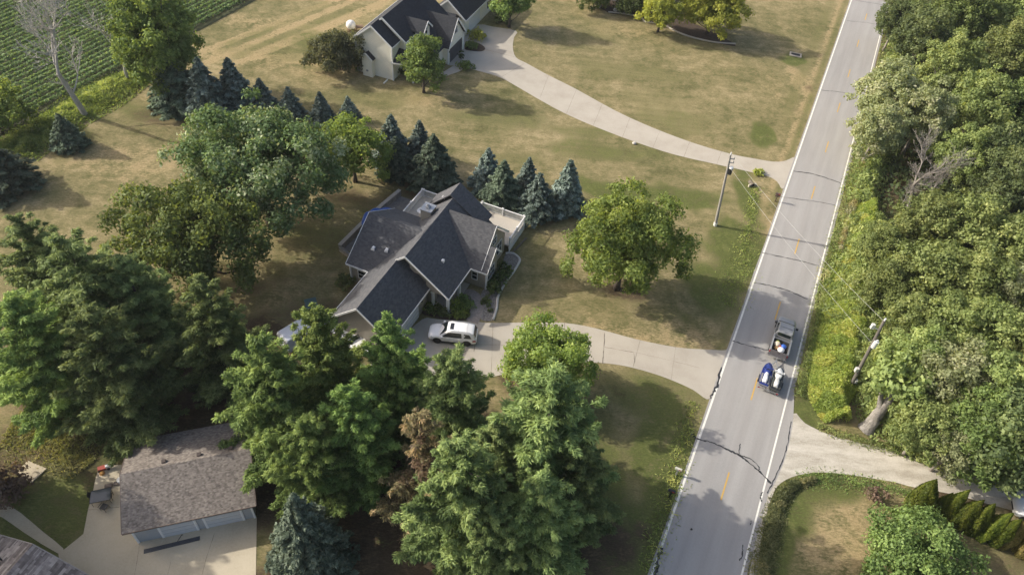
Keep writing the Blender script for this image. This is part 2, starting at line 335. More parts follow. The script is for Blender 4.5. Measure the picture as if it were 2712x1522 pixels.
# ------------------------------------------------------------------ road
def road_mat():
    m, t, b = new_mat('road asphalt'); b.inputs['Roughness'].default_value = 0.85; b.inputs['Specular IOR Level'].default_value = 0.3
    tc = t.nodes.new('ShaderNodeTexCoord').outputs['Object']; sp = nd(t, 'ShaderNodeSeparateXYZ'); t.links.new(tc, sp.inputs[0])
    n1 = noise(t, 0.35, 5, 0.6, tc, mapscale=(1, 0.25, 1)); n2 = noise(t, 6, 4, 0.7, tc); n3 = noise(t, 1.4, 4, 0.6, tc, mapscale=(1, 0.05, 1))
    f = math_(t, 'ADD', math_(t, 'ADD', math_(t, 'MULTIPLY', n1, 0.4), math_(t, 'MULTIPLY', n2, 0.25)), math_(t, 'MULTIPLY', n3, 0.35))
    c = ramp(t, f, [(0.32, (0.262,0.255,0.247)), (0.5, (0.318,0.309,0.298)), (0.68, (0.365,0.354,0.340))])
    # polished wheel tracks in each lane
    wv = math_(t, 'COSINE', math_(t, 'MULTIPLY', sp.outputs[0], 2*math.pi/1.72))
    c = mixc(t, math_(t, 'MULTIPLY', math_(t, 'ADD', wv, 1.0), 0.10), c, (0.235,0.218,0.205))
    t.links.new(c, b.inputs['Base Color']); bump(t, b, n2, 0.15, 0.02)
    return m
ROADM = road_mat()
rang = math.atan2(RD[1], RD[0]) - math.pi/2
def road_obj(mb, name, m): return tag(mb.build(name, m, loc=(RO[0], RO[1], 0), rz=rang), kind='structure')
mb = MB(); n_ = 90; rng = random.Random(3)
le = []; re = []
for i in range(n_ + 1):
    s = -190 + 520*i/n_
    le.append((-(3.457 + 0.30) + rng.uniform(-.05, .05), s)); re.append((3.237 + 0.42 + rng.uniform(-.06, .06), s))
mb.prism(re + le[::-1], -0.1, 0.03); road_obj(mb, 'road', ROADM)
def rl(p): s, o = rc(p); return (-o, s)
fl = [rl(G2(*p)) for p in ((1998,985),(1994,1060),(1978,1140),(1950,1212),(1925,1252))]
mb = MB(); mb.prism([(3.5, fl[0][1])] + [(3.5, fl[-1][1])] + smooth_poly(fl, 4, False)[::-1], -0.1, 0.027); road_obj(mb, 'road_flare', ROADM)
mb = MB()
for o, ww in ((-3.457, 0.20), (3.237, 0.16)):
    y = -190.0
    while y < 330:
        mb.add([(o-ww/2, y, .036), (o+ww/2, y, .036), (o+ww/2, y+10, .036), (o-ww/2, y+10, .036)], [(0,1,2,3)]); y += 10
road_obj(mb, 'edge_line', PAINTW)
mb = MB()
for k in range(-30, 17):
    y = -k*RP; mb.add([(-.07, y-1.55, .036), (.07, y-1.55, .036), (.07, y+1.55, .036), (-.07, y+1.55, .036)], [(0,1,2,3)])
road_obj(mb, 'centre_line', PAINTY)
# sealed transverse cracks, as seen
mb = MB(); rng = random.Random(5)
def crack(pts, w0, z=.042, jit=.05, sub=7):
    q = [np.array(G2(*p)) for p in pts]; L = []
    for a, b_ in zip(q[:-1], q[1:]):
        for i in range(sub): L.append(a + (b_ - a)*i/sub + np.array([rng.uniform(-jit, jit), rng.uniform(-jit, jit)]))
    L.append(q[-1]); ribbon(mb, L, [.8*w0*rng.uniform(.35, 1.45) for _ in L], z)
crack([(2150,2),(2190,8),(2235,15)], .10); crack([(2130,53),(2180,58),(2226,66)], .10); crack([(2066,228),(2105,231),(2160,241)], .12)
crack([(1996,431),(2040,437),(2075,447),(2114,461)], .15); crack([(1962,495),(2020,503),(2060,508),(2100,517)], .10)
crack([(1915,636),(1960,645),(2010,656),(2060,669)], .13); crack([(1895,711),(1935,718),(1985,732),(2032,753)], .15)
crack([(1842,857),(1870,866),(1905,875),(1945,884),(1985,893)], .16)
crack([(1752,1103),(1790,1112),(1840,1135),(1862,1145),(1890,1168),(1915,1190),(1940,1215)], .22)
crack([(1858,1143),(1890,1155),(1908,1172),(1910,1188)], .12); crack([(1862,1116),(1858,1145)], .08); crack([(1868,1370),(1868,1395),(1860,1410)], .12)
crack([(1918,1236),(1912,1250),(1916,1262)], .12); crack([(1814,925),(1804,965),(1795,985),(1786,1002)], .26, .045, .12); crack([(1665,1380),(1655,1410),(1648,1446)], .30, .045, .12)
crack([(1890,1310),(1886,1320)], .09); crack([(1738,1330),(1740,1333)], .22)
crack([(1930,1240),(1948,1205),(1968,1160),(1982,1110),(1990,1060)], .10, .045, .05)
crack([(1742,1090),(1748,1102)], .45, .046, .1)
tag(mb.build('crack_seal', TAR), kind='structure')

# ------------------------------------------------------------------ drives, paths and pads
def pave(name, px, m, top, k=4, mb=None):
    pts = [G2(*p) for p in px]; pts = smooth_poly(pts, k) if k else pts
    ar = sum(a[0]*b[1] - b[0]*a[1] for a, b in zip(pts, pts[1:] + pts[:1]))
    if ar < 0: pts = pts[::-1]
    mb = MB(); mb.prism(pts, -0.1, top); return tag(mb.build(name, m), kind='structure')
pave('driveway', [(1838,868),(1826,880),(1800,880),(1760,878),(1700,873),(1600,853),(1500,826),(1420,812),(1330,811),(1240,812),(1180,808),(1100,803),(1062,803),(1000,860),(930,915),(1000,955),(1150,960),(1300,935),(1400,914),(1480,911),(1560,918),(1640,938),(1700,960),(1745,981),(1779,1004),(1792,988),(1815,935)], CONC, 0.020, 3)
mb = MB(); rng = random.Random(8)
crack([(1521,838),(1519,880),(1516,915)], .09, .027, .02); crack([(1521,873),(1560,880),(1594,886),(1597,910)], .06, .027, .02); crack([(1594,886),(1660,900),(1760,925)], .025, .027, .03)
crack([(1195,868),(1192,885)], .06, .027, .02); crack([(1190,866),(1270,868)], .035, .027, .03); crack([(1700,873),(1688,955)], .02, .027, .02)
for a_, b_ in (((1240,812),(1236,932)),((1330,811),(1330,930)),((1420,812),(1424,912)),((1610,856),(1592,924)),((1150,806),(1140,955))): crack([a_, b_], .03, .027, .01)
for a_, b_ in (((1380,190),(1358,248)),((1450,226),(1425,286)),((1515,262),(1492,317)),((1585,296),(1566,345)),((1660,329),(1642,373)),((1735,357),(1720,396)),((1815,380),(1803,414)),((1320,160),(1262,194)),((1298,145),(1200,120))): crack([a_, b_], .035, .027, .01)
tag(mb.build('slab_joint', JOINT), kind='structure')
UP = pave('driveway', [(2000,398),(1975,405),(1945,407),(1890,398),(1840,388),(1750,362),(1650,325),(1550,280),(1450,225),(1380,190),(1325,160),(1298,145),(1290,120),(1293,95),(1298,78),(1240,68),(1206,62),(1160,75),(1130,120),(1120,160),(1165,167),(1200,178),(1250,192),(1290,212),(1350,247),(1420,285),(1500,320),(1600,358),(1700,390),(1800,413),(1880,431),(1930,443),(1955,457),(1968,475),(1982,455)], CONC, 0.020, 3)
pave('walkway', [(1168,166),(1150,162),(1118,180),(1098,192),(1106,198),(1130,189),(1160,178)], CONC, 0.024, 3)
pave('gravel_drive', [(1994,1040),(2025,1064),(2080,1090),(2150,1110),(2250,1135),(2340,1160),(2460,1185),(2576,1218),(2800,1275),(2800,1365),(2576,1292),(2480,1265),(2400,1243),(2300,1225),(2250,1212),(2180,1200),(2100,1189),(2040,1189),(1990,1200),(1956,1222),(1938,1260),(1922,1320),(1910,1400),(1902,1480),(1882,1480),(1895,1380),(1912,1290),(1935,1215),(1965,1140)], GRAVEL, 0.016, 3)
pave('concrete_pad', [(249,1179),(268,1172),(289,1169.5),(330,1166),(640,1280),(646,1302),(641,1620),(180,1620),(147,1392),(168,1376),(210,1342),(222,1280),(234,1236),(241,1200)], CONC_OLD, 0.020, 0)
mb = MB(); rng = random.Random(9)
crack([(352,1366),(345,1410),(338,1450)], .03, .027, .01); crack([(540,1340),(520,1400),(508,1446)], .03, .027, .01); crack([(430,1410),(422,1446)], .02, .027, .01); crack([(222,1282),(300,1275)], .03, .027, .01)
tag(mb.build('slab_joint', JOINT), kind='structure')
pave('sidewalk', [(-40,1262),(-10,1262),(37,1279),(70,1304),(110,1338),(159,1378),(146,1391),(60,1338),(5,1300),(-40,1285)], CONC_OLD, 0.022, 2)
pave('concrete_slab', [(42,1189),(71,1159),(118,1179),(79,1215)], CONC_OLD, 0.10, 0)

# ------------------------------------------------------------------ roof and wall helpers
def gable_walls(mb, axis, a0, a1, u0, u1, ze, zr, ur=None, z0=0.0):
    """pentagonal block: eaves at u0/u1, ridge at ur, pushed along axis from a0 to a1"""
    ur = (u0+u1)/2 if ur is None else ur
    mb.ext([(u0,z0),(u1,z0),(u1,ze),(ur,zr),(u0,ze)], axis, a0, a1)
def slope(mb, axis, a0, a1, ue, zee, ur, zr, th=.14):
    p = [(a0,ue,zee),(a1,ue,zee),(a1,ur,zr),(a0,ur,zr)]
    p = [(u,a,z) for a,u,z in p] if axis == 'y' else p
    n = np.cross(np.array(p[1])-np.array(p[0]), np.array(p[2])-np.array(p[0]))
    if n[2] < 0: p = p[::-1]
    mb.slab(p, th)
def rake(mb, p, q, w_=.05, h=.22): mb.bar(p, q, w_, h)
def window(parent, face, a, u0, u1, z0, z1, out=1, nv=2, nh=1, frame=TRIM, pane=GLASS):
    """a window on the plane x=a ('x') or y=a ('y'); out is the side it faces"""
    f = MB(); t_ = .07
    def bx(m_, c0, c1, d0, d1, e0, e1):
        (m_.box(*sorted((a + out*c0, a + out*c1)), d0, d1, e0, e1) if face == 'x' else m_.box(d0, d1, *sorted((a + out*c0, a + out*c1)), e0, e1))
    for e in ((u0-t_, u1+t_, z0-t_, z0), (u0-t_, u1+t_, z1, z1+t_), (u0-t_, u0, z0, z1), (u1, u1+t_, z0, z1)): bx(f, -.02, .05, *e)
    for i in range(1, nv): c = u0 + (u1-u0)*i/nv; bx(f, .005, .04, c-.025, c+.025, z0, z1)
    for i in range(1, nh): c = z0 + (z1-z0)*i/nh; bx(f, .005, .035, u0, u1, c-.02, c+.02)
    wo = f.build('window', frame, parent)
    g = MB(); bx(g, -.02, .012, u0, u1, z0, z1); g.build('pane', pane, wo)
    return wo
SH_NAVY = shingle('dark slate shingles', (0.070,0.072,0.080), (0.086,0.088,0.096), (0.104,0.105,0.112), tone=.6)
SH_BLACK = shingle('blue black shingles', (0.024,0.027,0.033), (0.032,0.035,0.043), (0.043,0.046,0.053), tone=.4)
SH_BROWN = shingle('weathered brown shingles', (0.105,0.090,0.080), (0.195,0.170,0.150), (0.29,0.255,0.222), .05, .35, 3.2, .17)
SH_TAUPE = shingle('taupe shingles', (0.09,0.077,0.073), (0.19,0.165,0.155), (0.36,0.325,0.30), .085, .42, 2.6, .7)
BEIGE = siding('beige siding', (0.36,0.325,0.265)); CREAM = siding('cream siding', (0.84,0.81,0.70)); BLUEGREY = siding('blue grey siding', (0.38,0.40,0.42)); WHITESIDE = siding('white siding', (0.72,0.73,0.73))
DOORW = mat('white door', (0.66,0.67,0.68), .4, .05); STONE = two_tone('block stone', [(0.3,(0.16,0.15,0.135)),(0.7,(0.33,0.31,0.28))], 2.5, .9, 8, .5)
DECKF = two_tone('deck boards', [(0.3,(0.40,0.37,0.32)),(0.7,(0.52,0.48,0.42))], 2, .7, 8, .2, mapscale=(1,8,1))
CEDAR = mat('dark recess', (0.05,0.05,0.055), .6, .2)

# ------------------------------------------------------------------ main house with the slate roof
MH = empty('house', (-17.75, 47.51, 0), R_(-20), 'beige house with dark slate gabled roofs and a white railed deck', 'house')
wl = MB()
gable_walls(wl, 'y', 0, 8.0, .35, 6.5, 2.78, 5.55, 3.43)                  # garage
wl.ext([(.35,0),(7.0,0),(7.0,4.4),(4.4,6.4),(.35,2.8)], 'y', 8.0, 12.9)   # behind the porch
wl.ext([(7.0,2.5),(9.05,2.5),(9.05,2.75),(7.0,4.45)], 'y', 7.75, 12.9)      # over the porch
wl.ext([(4.6,4.4),(7.0,4.4),(7.0,4.45),(4.6,6.25)], 'y', 7.75, 8.0)
wl.ext([(6.5,2.5),(7.0,2.5),(7.0,4.4),(6.5,4.4)], 'y', 7.75, 8.0)
gable_walls(wl, 'x', 6.0, 10.35, 12.9, 19.5, 2.85, 6.2, 16.2)             # right wing
gable_walls(wl, 'x', 10.2, 11.08, 12.95, 15.75, 2.8, 4.6, 14.55)
gable_walls(wl, 'x', -2.5, 3.6, 7.3, 16.9, 2.8, 5.85, 12.1)               # left wing
wl.ext([(1.6,0),(8.6,0),(8.6,3.2),(4.4,6.35),(1.6,4.1)], 'y', 12.95, 19.45)
wl.build('wall', BEIGE, MH)
rf = MB(); pl = lambda x: 2.9 + .875*x
rf.slab([(-.05,-.4,pl(-.05)),(3.43,-.4,pl(3.43)),(3.43,7.3,pl(3.43)),(4.4,7.3,pl(4.4)),(4.4,19.7,pl(4.4)),(1.2,19.7,pl(1.2)),(1.2,15,pl(1.2)),(-.05,9,pl(-.05))][::-1])
slope(rf, 'y', -.4, 8.2, 6.9, 2.86, 3.43, pl(3.43))
slope(rf, 'y', 7.3, 19.7, 9.38, 2.84, 4.4, pl(4.4))
slope(rf, 'x', -2.8, 4.2, 6.9, 2.9, 12.1, 6.2); slope(rf, 'x', -2.8, 4.2, 17.3, 2.9, 12.1, 6.2)
slope(rf, 'x', 4.9, 10.6, 12.45, 2.88, 16.2, 6.6); slope(rf, 'x', 4.9, 10.6, 19.95, 2.88, 16.2, 6.6)
slope(rf, 'x', 9.6, 11.38, 12.43, 2.90, 14.55, 4.98); slope(rf, 'x', 9.6, 11.38, 16.1, 3.3, 14.55, 4.98)
slope(rf, 'y', 17.9, 20.4, 1.1, 4.35, 4.1, 7.15); slope(rf, 'y', 17.9, 20.4, 8.2, 4.05, 4.1, 7.15)
rfo = rf.build('roof', SH_NAVY, MH)
tr = MB()
for p, q in [((-.05,-.43,2.82),(3.43,-.43,5.84)),((3.43,-.43,5.84),(6.9,-.43,2.78)),((-.08,-.4,2.78),(-.08,7.0,2.78)),((6.93,-.4,2.76),(6.93,7.8,2.76)),
             ((4.4,7.27,6.68),(9.38,7.27,2.76)),((3.3,7.27,5.75),(4.4,7.27,6.68)),((9.41,7.3,2.74),(9.41,12.4,2.74)),((9.41,12.42,2.78),(11.38,12.42,2.8)),
             ((11.41,12.43,2.8),(11.41,14.55,4.9)),((11.41,14.55,4.9),(11.41,16.1,3.2)),((10.63,12.6,2.95),(10.63,16.2,6.52)),((10.63,16.2,6.52),(10.63,19.95,2.8)),
             ((-2.83,6.9,2.8),(-2.83,12.1,6.12)),((-2.83,12.1,6.12),(-2.83,17.3,2.8)),((-2.8,6.87,2.8),(-.1,6.87,2.8))]: rake(tr, p, q, .06, .20)
for x, y in ((.3,-.05),(6.55,-.05),(11.13,12.9),(-2.55,7.25)): tr.box(x-.09, x+.09, y-.09, y+.09, 0, 2.7)
tr.build('fascia', TRIM, MH)
for x, y in ((9.0,7.85),(7.25,7.85),(9.0,10.5)):
    c = MB(); c.box(x-.14,x+.14,y-.14,y+.14,.06,2.5); c.box(x-.2,x+.2,y-.2,y+.2,.04,.3); c.box(x-.19,x+.19,y-.19,y+.19,2.3,2.5); c.build('column', TRIM, MH)
c = MB(); c.box(6.9,9.2,7.7,12.8,0,.06); c.build('porch_floor', CONC, MH)
g = MB(); g.box(6.5,6.56,1.0,5.9,.03,2.25); gd_ = g.build('garage_door', DOORW, MH)
g = MB()
for z in (.55,1.1,1.65): g.box(6.56,6.575,1.02,5.88,z-.02,z+.02)
for y in (2.2,3.45,4.7): g.box(6.56,6.575,y-.02,y+.02,.05,2.23)
g.build('panel_groove', mat('door groove', (.42,.43,.44)), gd_)
g = MB(); g.box(6.52,6.66,6.5,6.66,1.75,2.05); g.build('wall_lamp', DARKMETAL, MH)
g = MB(); g.box(6.98,7.04,9.2,10.3,.06,2.15); fd = g.build('front_door', mat('taupe door', (.2,.17,.15)), MH)
window(MH, 'x', 11.08, 13.35, 14.95, .95, 2.35, 1, 3, 2); window(MH, 'x', 10.35, 16.6, 18.5, 1.0, 2.75, 1, 3, 2); window(MH, 'x', 10.35, 15.95, 16.9, 3.6, 4.6, 1, 2, 2)
window(MH, 'y', 7.3, -1.6, -.6, 1.0, 2.1, -1, 1, 2); window(MH, 'y', 12.9, 9.4, 10.0, 1.0, 2.1, -1, 1, 2)
for x, y in ((-.55,9.1),(.95,9.35)):
    v_ = MB(); z = 2.9 + (y-6.9)*.6346; v_.box(x-.14,x+.14,y-.22,y+.1,z-.02,z+.2); v_.box(x-.2,x+.2,y-.3,y-.2,z-.12,z+.08); v_.build('roof_vent', TRIM, MH)
for x, y in ((7.1,10.4),(2.9,18.6)):
    v_ = MB(); z = (pl(4.4) - (x-4.4)*.785) if x > 4.4 else pl(x)+.3; v_.box(x-.15,x+.15,y-.15,y+.15,z-.1,z+.22); v_.build('roof_vent', TRIM, MH)
ch = MB(); ch.box(1.75,3.0,15.3,16.6,3.5,6.0); cho = ch.build('chimney', BEIGE, MH)
ch = MB(); ch.box(1.68,3.07,15.23,16.67,6.0,6.1); ch.box(2.15,2.6,15.7,16.2,6.1,6.3); ch.tube([(2.37,15.95,6.3),(2.37,15.95,6.62)], .17, 10); ch.build('chimney_cap', GALV, cho)
# deck
dk = MB(); dk.prism([(-2.3,17.2),(1.6,17.2),(1.6,19.6),(5.2,19.6),(10.9,19.6),(10.9,24.2),(5.2,24.2),(5.2,22.9),(-2.3,22.9)], .85, 1.02); dko = dk.build('deck', DECKF, MH)
sk = MB()
for a, b_ in (((10.94,19.6),(10.94,24.24)),((5.2,24.24),(10.94,24.24)),((-2.34,17.2),(-2.34,22.94)),((-2.3,22.94),(5.2,22.94))):
    sk.bar((*a,.45),(*b_,.45), .05, .86)
sk.build('deck_skirt', TRIM, dko)
def rail(p, q, z=1.02, h=1.0):
    r_ = MB(); p, q = np.array(p), np.array(q); L = np.hypot(*(q-p)); d = (q-p)/L
    r_.bar((*p,z+h),(*q,z+h), .13, .06); r_.bar((*p,z+.12),(*q,z+.12), .07, .06)
    n = int(L/.13)
    for i in range(n):
        c = p + d*(i+.5)*L/n; r_.box(c[0]-.024,c[0]+.024,c[1]-.024,c[1]+.024,z+.14,z+h-.03)
    r_.build('railing', TRIM, dko)
    m_ = max(1, round(L/2.3))
    for i in range(m_+1):
        c = p + (q-p)*i/m_; b_ = MB(); b_.box(c[0]-.08,c[0]+.08,c[1]-.08,c[1]+.08,.4,z+h+.07); b_.box(c[0]-.12,c[0]+.12,c[1]-.12,c[1]+.12,z+h+.07,z+h+.12); b_.build('railing_post', TRIM, dko)
rail((-2.28,17.3),(-2.28,22.85)); rail((-2.1,22.87),(4.9,22.87)); rail((5.25,24.15),(10.75,24.15)); rail((10.87,24.0),(10.87,19.8)); rail((5.25,23.0),(5.25,24.0))
def at(root, x, y, z=0.0):
    c, s = math.cos(root.rotation_euler[2]), math.sin(root.rotation_euler[2])
    return (root.location[0] + c*x - s*y, root.location[1] + s*x + c*y, root.location[2] + z)
# things on the back deck
t_ = empty('dish', at(MH, 1.0, 17.7, 1.02), 0.3, 'white round dish on a short mast beside the beige chimney', 'dish')
b_ = MB(); b_.tube([(0,0,0),(0,0,1.5)], .04); b_.build('mast', GALV, t_)
b_ = MB(); b_.loft([[(.25*k + .1*k*k*0 , r*math.cos(a), 1.6 + r*math.sin(a)) for a in np.linspace(0, 2*math.pi, 14, endpoint=False)] for k, r in ((0,.05),(.1,.25),(.35,.45),(.42,.47),(.3,.42),(.05,.04))]); b_.build('reflector', TRIM, t_, 40)
t_ = empty('patio_table', at(MH, -.6, 19.6, 1.02), 0.2, 'round white table standing on the shaded rear deck', 'table')
b_ = MB(); b_.tube([(0,0,.70),(0,0,.74)], .55, 20); b_.build('tabletop', TRIM, t_)
for a in range(4):
    b_ = MB(); b_.tube([(.15*math.cos(a*1.57),.15*math.sin(a*1.57),.70),(.42*math.cos(a*1.57),.42*math.sin(a*1.57),0)], .025, 6); b_.build('leg', TRIM, t_)
# patio with block wall behind the left wing
pp = [at(MH, *p)[:2] for p in ((-6.2,11.2),(-2.6,11.2),(-2.6,17.0),(-1.5,22.6),(-5.6,22.6))]
mb = MB(); mb.prism(pp, -.1, .03); tag(mb.build('patio', two_tone('grey pavers', [(0.3,(0.13,0.12,0.11)),(0.7,(0.27,0.25,0.23))], 1.5, .9, 7, .3)), kind='structure')
rw = empty('retaining_wall', at(MH, -6.4, 10.8), R_(-20), 'low block retaining wall round the patio behind the slate roofed house', 'wall')
mb = MB(); q = [(0,0),(.15,4),(.5,8.5),(.95,12)]
for a, b2 in zip(q[:-1], q[1:]): mb.bar((*a,.4),(*b2,.4), .35, .8)
for a, b2 in zip([(0,0),(1.6,-.5)], [(1.6,-.5),(3.4,-.3)]): mb.bar((*a,.3),(*b2,.3), .35, .6)
mb.build('block_course', STONE, rw)
mb = MB()
for a, b2 in zip(q[:-1], q[1:]): mb.bar((*a,.84),(*b2,.84), .45, .08)
mb.build('cap', two_tone('cap stone', [(0.3,(0.36,0.33,0.28)),(0.7,(0.5,0.46,0.4))], 3, .9, 9, .3), rw)
bl = [at(MH, *p)[:2] for p in ((-3.9,10.9),(-3.8,12.5),(-3.3,14.3),(-2.2,15.6),(-.3,16.4),(1.2,16.9))]
bl = [G2(x, y, .8) for x, y in ((915,566),(918,548),(928,536),(948,529),(970,528),(992,529))]
mb = MB(); mb.tube([(x, y, .75 + .1*math.sin(i)) for i, (x, y) in enumerate(smooth_poly(bl, 5, False))], .30, 10)
tag(mb.build('tarp_roll', mat('blue vinyl', (.02,.10,.42), .35, .2, 2), None, 60), 'long curved blue vinyl roll at the patio corner behind the left roof', 'tarp')
mb = MB(); c = G2(913,575,.5); mb.ball((c[0],c[1],.35),.45); c2 = G2(908,590,.3); mb.ball((c2[0],c2[1]-.3,.3),.38)
tag(mb.build('boulder', STONE, None, 60), 'pale boulders at the lower end of the blue vinyl roll', 'boulder')

# front beds, path and edging
def HZ(x, y): return ((1200 + x/4.017)/D_, (500 + y/4.017)/D_)
def pave_m(name, pts, m, top): 
    pts = smooth_poly(pts, 3); ar = sum(a[0]*b[1] - b[0]*a[1] for a, b in zip(pts, pts[1:] + pts[:1]))
    mb = MB(); mb.prism(pts if ar > 0 else pts[::-1], -.1, top); return tag(mb.build(name, m), kind='structure')
edge = [HZ(*p) for p in ((560,690),(600,685),(650,697),(705,745),(700,790),(640,890),(570,980),(495,1110),(472,1180),(462,1280),(425,1395))]
eg = [G2(*p) for p in edge]
pave_m('rock_bed', eg + [G2(*HZ(*p)) for p in ((300,1390),(285,1250),(290,1150),(330,1060),(420,1000),(500,860))], ROCK, .03)
pave_m('rock_bed', [G2(*HZ(*p)) for p in ((-330,1325),(-300,1250),(-120,1200),(60,1130),(170,1120),(215,1200),(205,1300),(160,1390),(-60,1395),(-180,1370))], MULCH, .03)
mb = MB(); ribbon(mb, smooth_poly(eg, 5, False), .26, .13); 
for i in (0,): pass
eo = MB(); L = smooth_poly(eg, 5, False); eo.tube([(x, y, .06) for x, y in L], .14, 6); tag(eo.build('edging', two_tone('edging concrete', [(0.3,(0.45,0.43,0.40)),(0.7,(0.6,0.58,0.54))], 3, .9, 9, .2)), 'curved pale concrete edging round the front rock bed', 'edging')
mb = MB(); ribbon(mb, smooth_poly([G2(*HZ(*p)) for p in ((110,1125),(180,1118),(235,1160),(256,1230),(250,1300),(215,1390),(200,1420))], 5, False), 1.35, .045)
tag(mb.build('walkway', two_tone('paver bricks', [(0.3,(0.20,0.17,0.15)),(0.7,(0.34,0.30,0.27))], 4, .9, 8, .3)), kind='structure')
eo = MB(); eo.tube([(*G2(*HZ(*p)), .08) for p in ((775,528),(700,610),(630,682))], .12, 6); tag(eo.build('edging', JOINT), 'straight grey edging running from the deck corner to the rock bed', 'edging')

# ------------------------------------------------------------------ white house
WH = empty('house', (-26.57, 99.58, 0), R_(-18), 'cream two storey house with black roofs, gable dormer and attached garages', 'house')
wl = MB()
gable_walls(wl, 'y', 0, 4, 0, 6.05, 5.6, 8.0, 3.02)
wl.ext([(.1,0),(7.05,0),(7.05,5.5),(3.6,8.3),(.1,5.45)], 'y', 2.3, 14.6)
wl.ext([(7.0,0),(10.3,0),(10.3,2.9),(7.0,5.4)], 'y', 7.2, 14.55)
gable_walls(wl, 'x', 8.0, 11.25, 8.3, 14.0, 2.95, 6.25, 11.15)
gable_walls(wl, 'y', 17.9, 31, 3.95, 9.75, 2.95, 5.5, 6.85)
wl.box(4.3, 9.3, 14.5, 18.1, 0, 2.8)
gable_walls(wl, 'x', 5.5, 8.5, 5.2, 7.5, 6.0, 7.1, 6.35, 4.6)
gable_walls(wl, 'y', -.75, .05, 1.3, 2.95, 3.05, 3.75, 2.1)
wl.build('wall', CREAM, WH)
rf = MB()
slope(rf, 'y', -.35, 2.6, -.3, 5.5, 3.02, 8.15); slope(rf, 'y', -.35, 2.6, 6.35, 5.5, 3.02, 8.15)
slope(rf, 'y', 2.0, 14.8, -.3, 5.4, 3.6, 8.5); slope(rf, 'y', 2.0, 5.4, 7.35, 5.51, 3.6, 8.5)
slope(rf, 'y', 5.3, 14.78, 10.65, 2.88, 3.6, 8.5)
slope(rf, 'x', 5.8, 11.6, 7.95, 2.92, 11.15, 6.5); slope(rf, 'x', 5.8, 11.6, 14.35, 2.92, 11.15, 6.5)
slope(rf, 'x', 4.9, 8.85, 4.85, 6.0, 6.35, 7.35); slope(rf, 'x', 4.9, 8.85, 7.85, 6.0, 6.35, 7.35)
slope(rf, 'y', 17.5, 31.3, 3.6, 2.95, 6.85, 5.75); slope(rf, 'y', 17.5, 31.3, 10.1, 2.95, 6.85, 5.75)
slope(rf, 'x', 4.5, 9.0, 14.0, 2.8, 16.2, 4.4); slope(rf, 'x', 4.5, 9.0, 18.3, 2.8, 16.2, 4.4)
slope(rf, 'y', -.95, .02, 1.05, 2.95, 2.1, 3.9); slope(rf, 'y', -.95, .02, 3.2, 2.95, 2.1, 3.9)
rf.slab([(5.9,-.2,3.0),(9.3,.6,2.95),(7.3,2.6,4.3),(6.0,2.6,4.4)], .12); rf.slab([(9.3,.6,2.95),(9.3,6.6,2.95),(7.1,6.6,4.3),(7.3,2.6,4.3)], .12)
rf.build('roof', SH_BLACK, WH)
tr = MB()
for p, q in [((-.3,-.38,5.42),(3.02,-.38,8.06)),((3.02,-.38,8.06),(6.35,-.38,5.42)),((6.38,-.35,5.42),(6.38,2.3,5.42)),((3.6,1.97,8.42),(7.35,1.97,5.43)),((2.7,1.97,7.7),(3.6,1.97,8.42)),((7.38,2,5.42),(7.38,5.3,5.42)),
             ((11.63,7.95,2.84),(11.63,11.15,6.42)),((11.63,11.15,6.42),(11.63,14.35,2.84)),((8.88,4.85,5.9),(8.88,6.35,7.27)),((8.88,6.35,7.27),(8.88,7.85,5.9)),
             ((3.6,17.47,2.87),(6.85,17.47,5.67)),((6.85,17.47,5.67),(10.1,17.47,2.87)),((10.13,17.5,2.87),(10.13,31.3,2.87)),((-.33,-.35,5.42),(-.33,14.8,5.35)),
             ((1.05,-.98,2.87),(2.1,-.98,3.82)),((2.1,-.98,3.82),(3.2,-.98,2.87)),((5.9,-.23,2.92),(9.3,.58,2.87)),((9.33,.6,2.87),(9.33,6.6,2.87))]: rake(tr, p, q, .06, .24)
for x, y, h in ((0,-.02,5.4),(6.07,-.02,5.4),(11.27,8.3,2.9),(11.27,14.0,2.9),(9.0,.75,2.9),(9.0,3.6,2.9)): tr.box(x-.1,x+.1,y-.1,y+.1,0,h)
tr.build('fascia', TRIM, WH)
g = MB(); g.box(11.25,11.30,8.9,13.4,.02,2.25); g.build('garage_door', mat('open garage shade', (.06,.062,.07), .4, .3, 1), WH)  # flat dark panel, its colour stands in for shade inside the open garage
g = MB(); g.box(9.75,9.80,19.5,24.0,.02,2.2); g.build('garage_door', DOORW, WH)
window(WH, 'x', 11.25, 10.7, 11.6, 4.0, 5.0, 1, 2, 2); window(WH, 'x', 8.5, 6.0, 6.7, 5.3, 6.4, 1, 1, 2); window(WH, 'x', 9.75, 27.2, 29.0, .9, 2.2, 1, 2, 2)
window(WH, 'x', 7.05, 3.0, 4.2, 3.4, 4.8, 1, 2, 2)
for x in (.75, 2.1):
    v_ = MB(); y0 = 0 if x < 1 else -.75; v_.box(x-.16,x+.16,y0-.08,y0+.02,.85,1.1); v_.build('wall_vent', mat('grey vent', (.3,.3,.3)), WH)
v_ = MB(); v_.tube([(5.2,-.3,.05),(5.2,-1.5,.05)], .12, 6); v_.build('downspout_end', TRIM, WH)
ln = MB(); ln.box(11.28,11.4,8.45,8.6,1.9,2.2); ln.build('wall_lamp', DARKMETAL, WH)
pave_m('planting_bed', [at(WH, *p)[:2] for p in ((11.5,14.1),(12.6,14.0),(14.2,14.6),(14.4,15.8),(13,16.8),(11.2,16.6))], MULCH, .05)
t_ = empty('fuel_tank', (*G2(884,78), 0), R_(20), 'white domed tank on a brown stand behind the cream house', 'tank')
b_ = MB(); b_.ball((0,0,1.05), .8, 16, 10, .95); b_.build('drum', mat('white drum', (.7,.7,.7), .4), t_, 60)
b_ = MB(); b_.box(.7,2.0,-.5,.5,.55,.7)
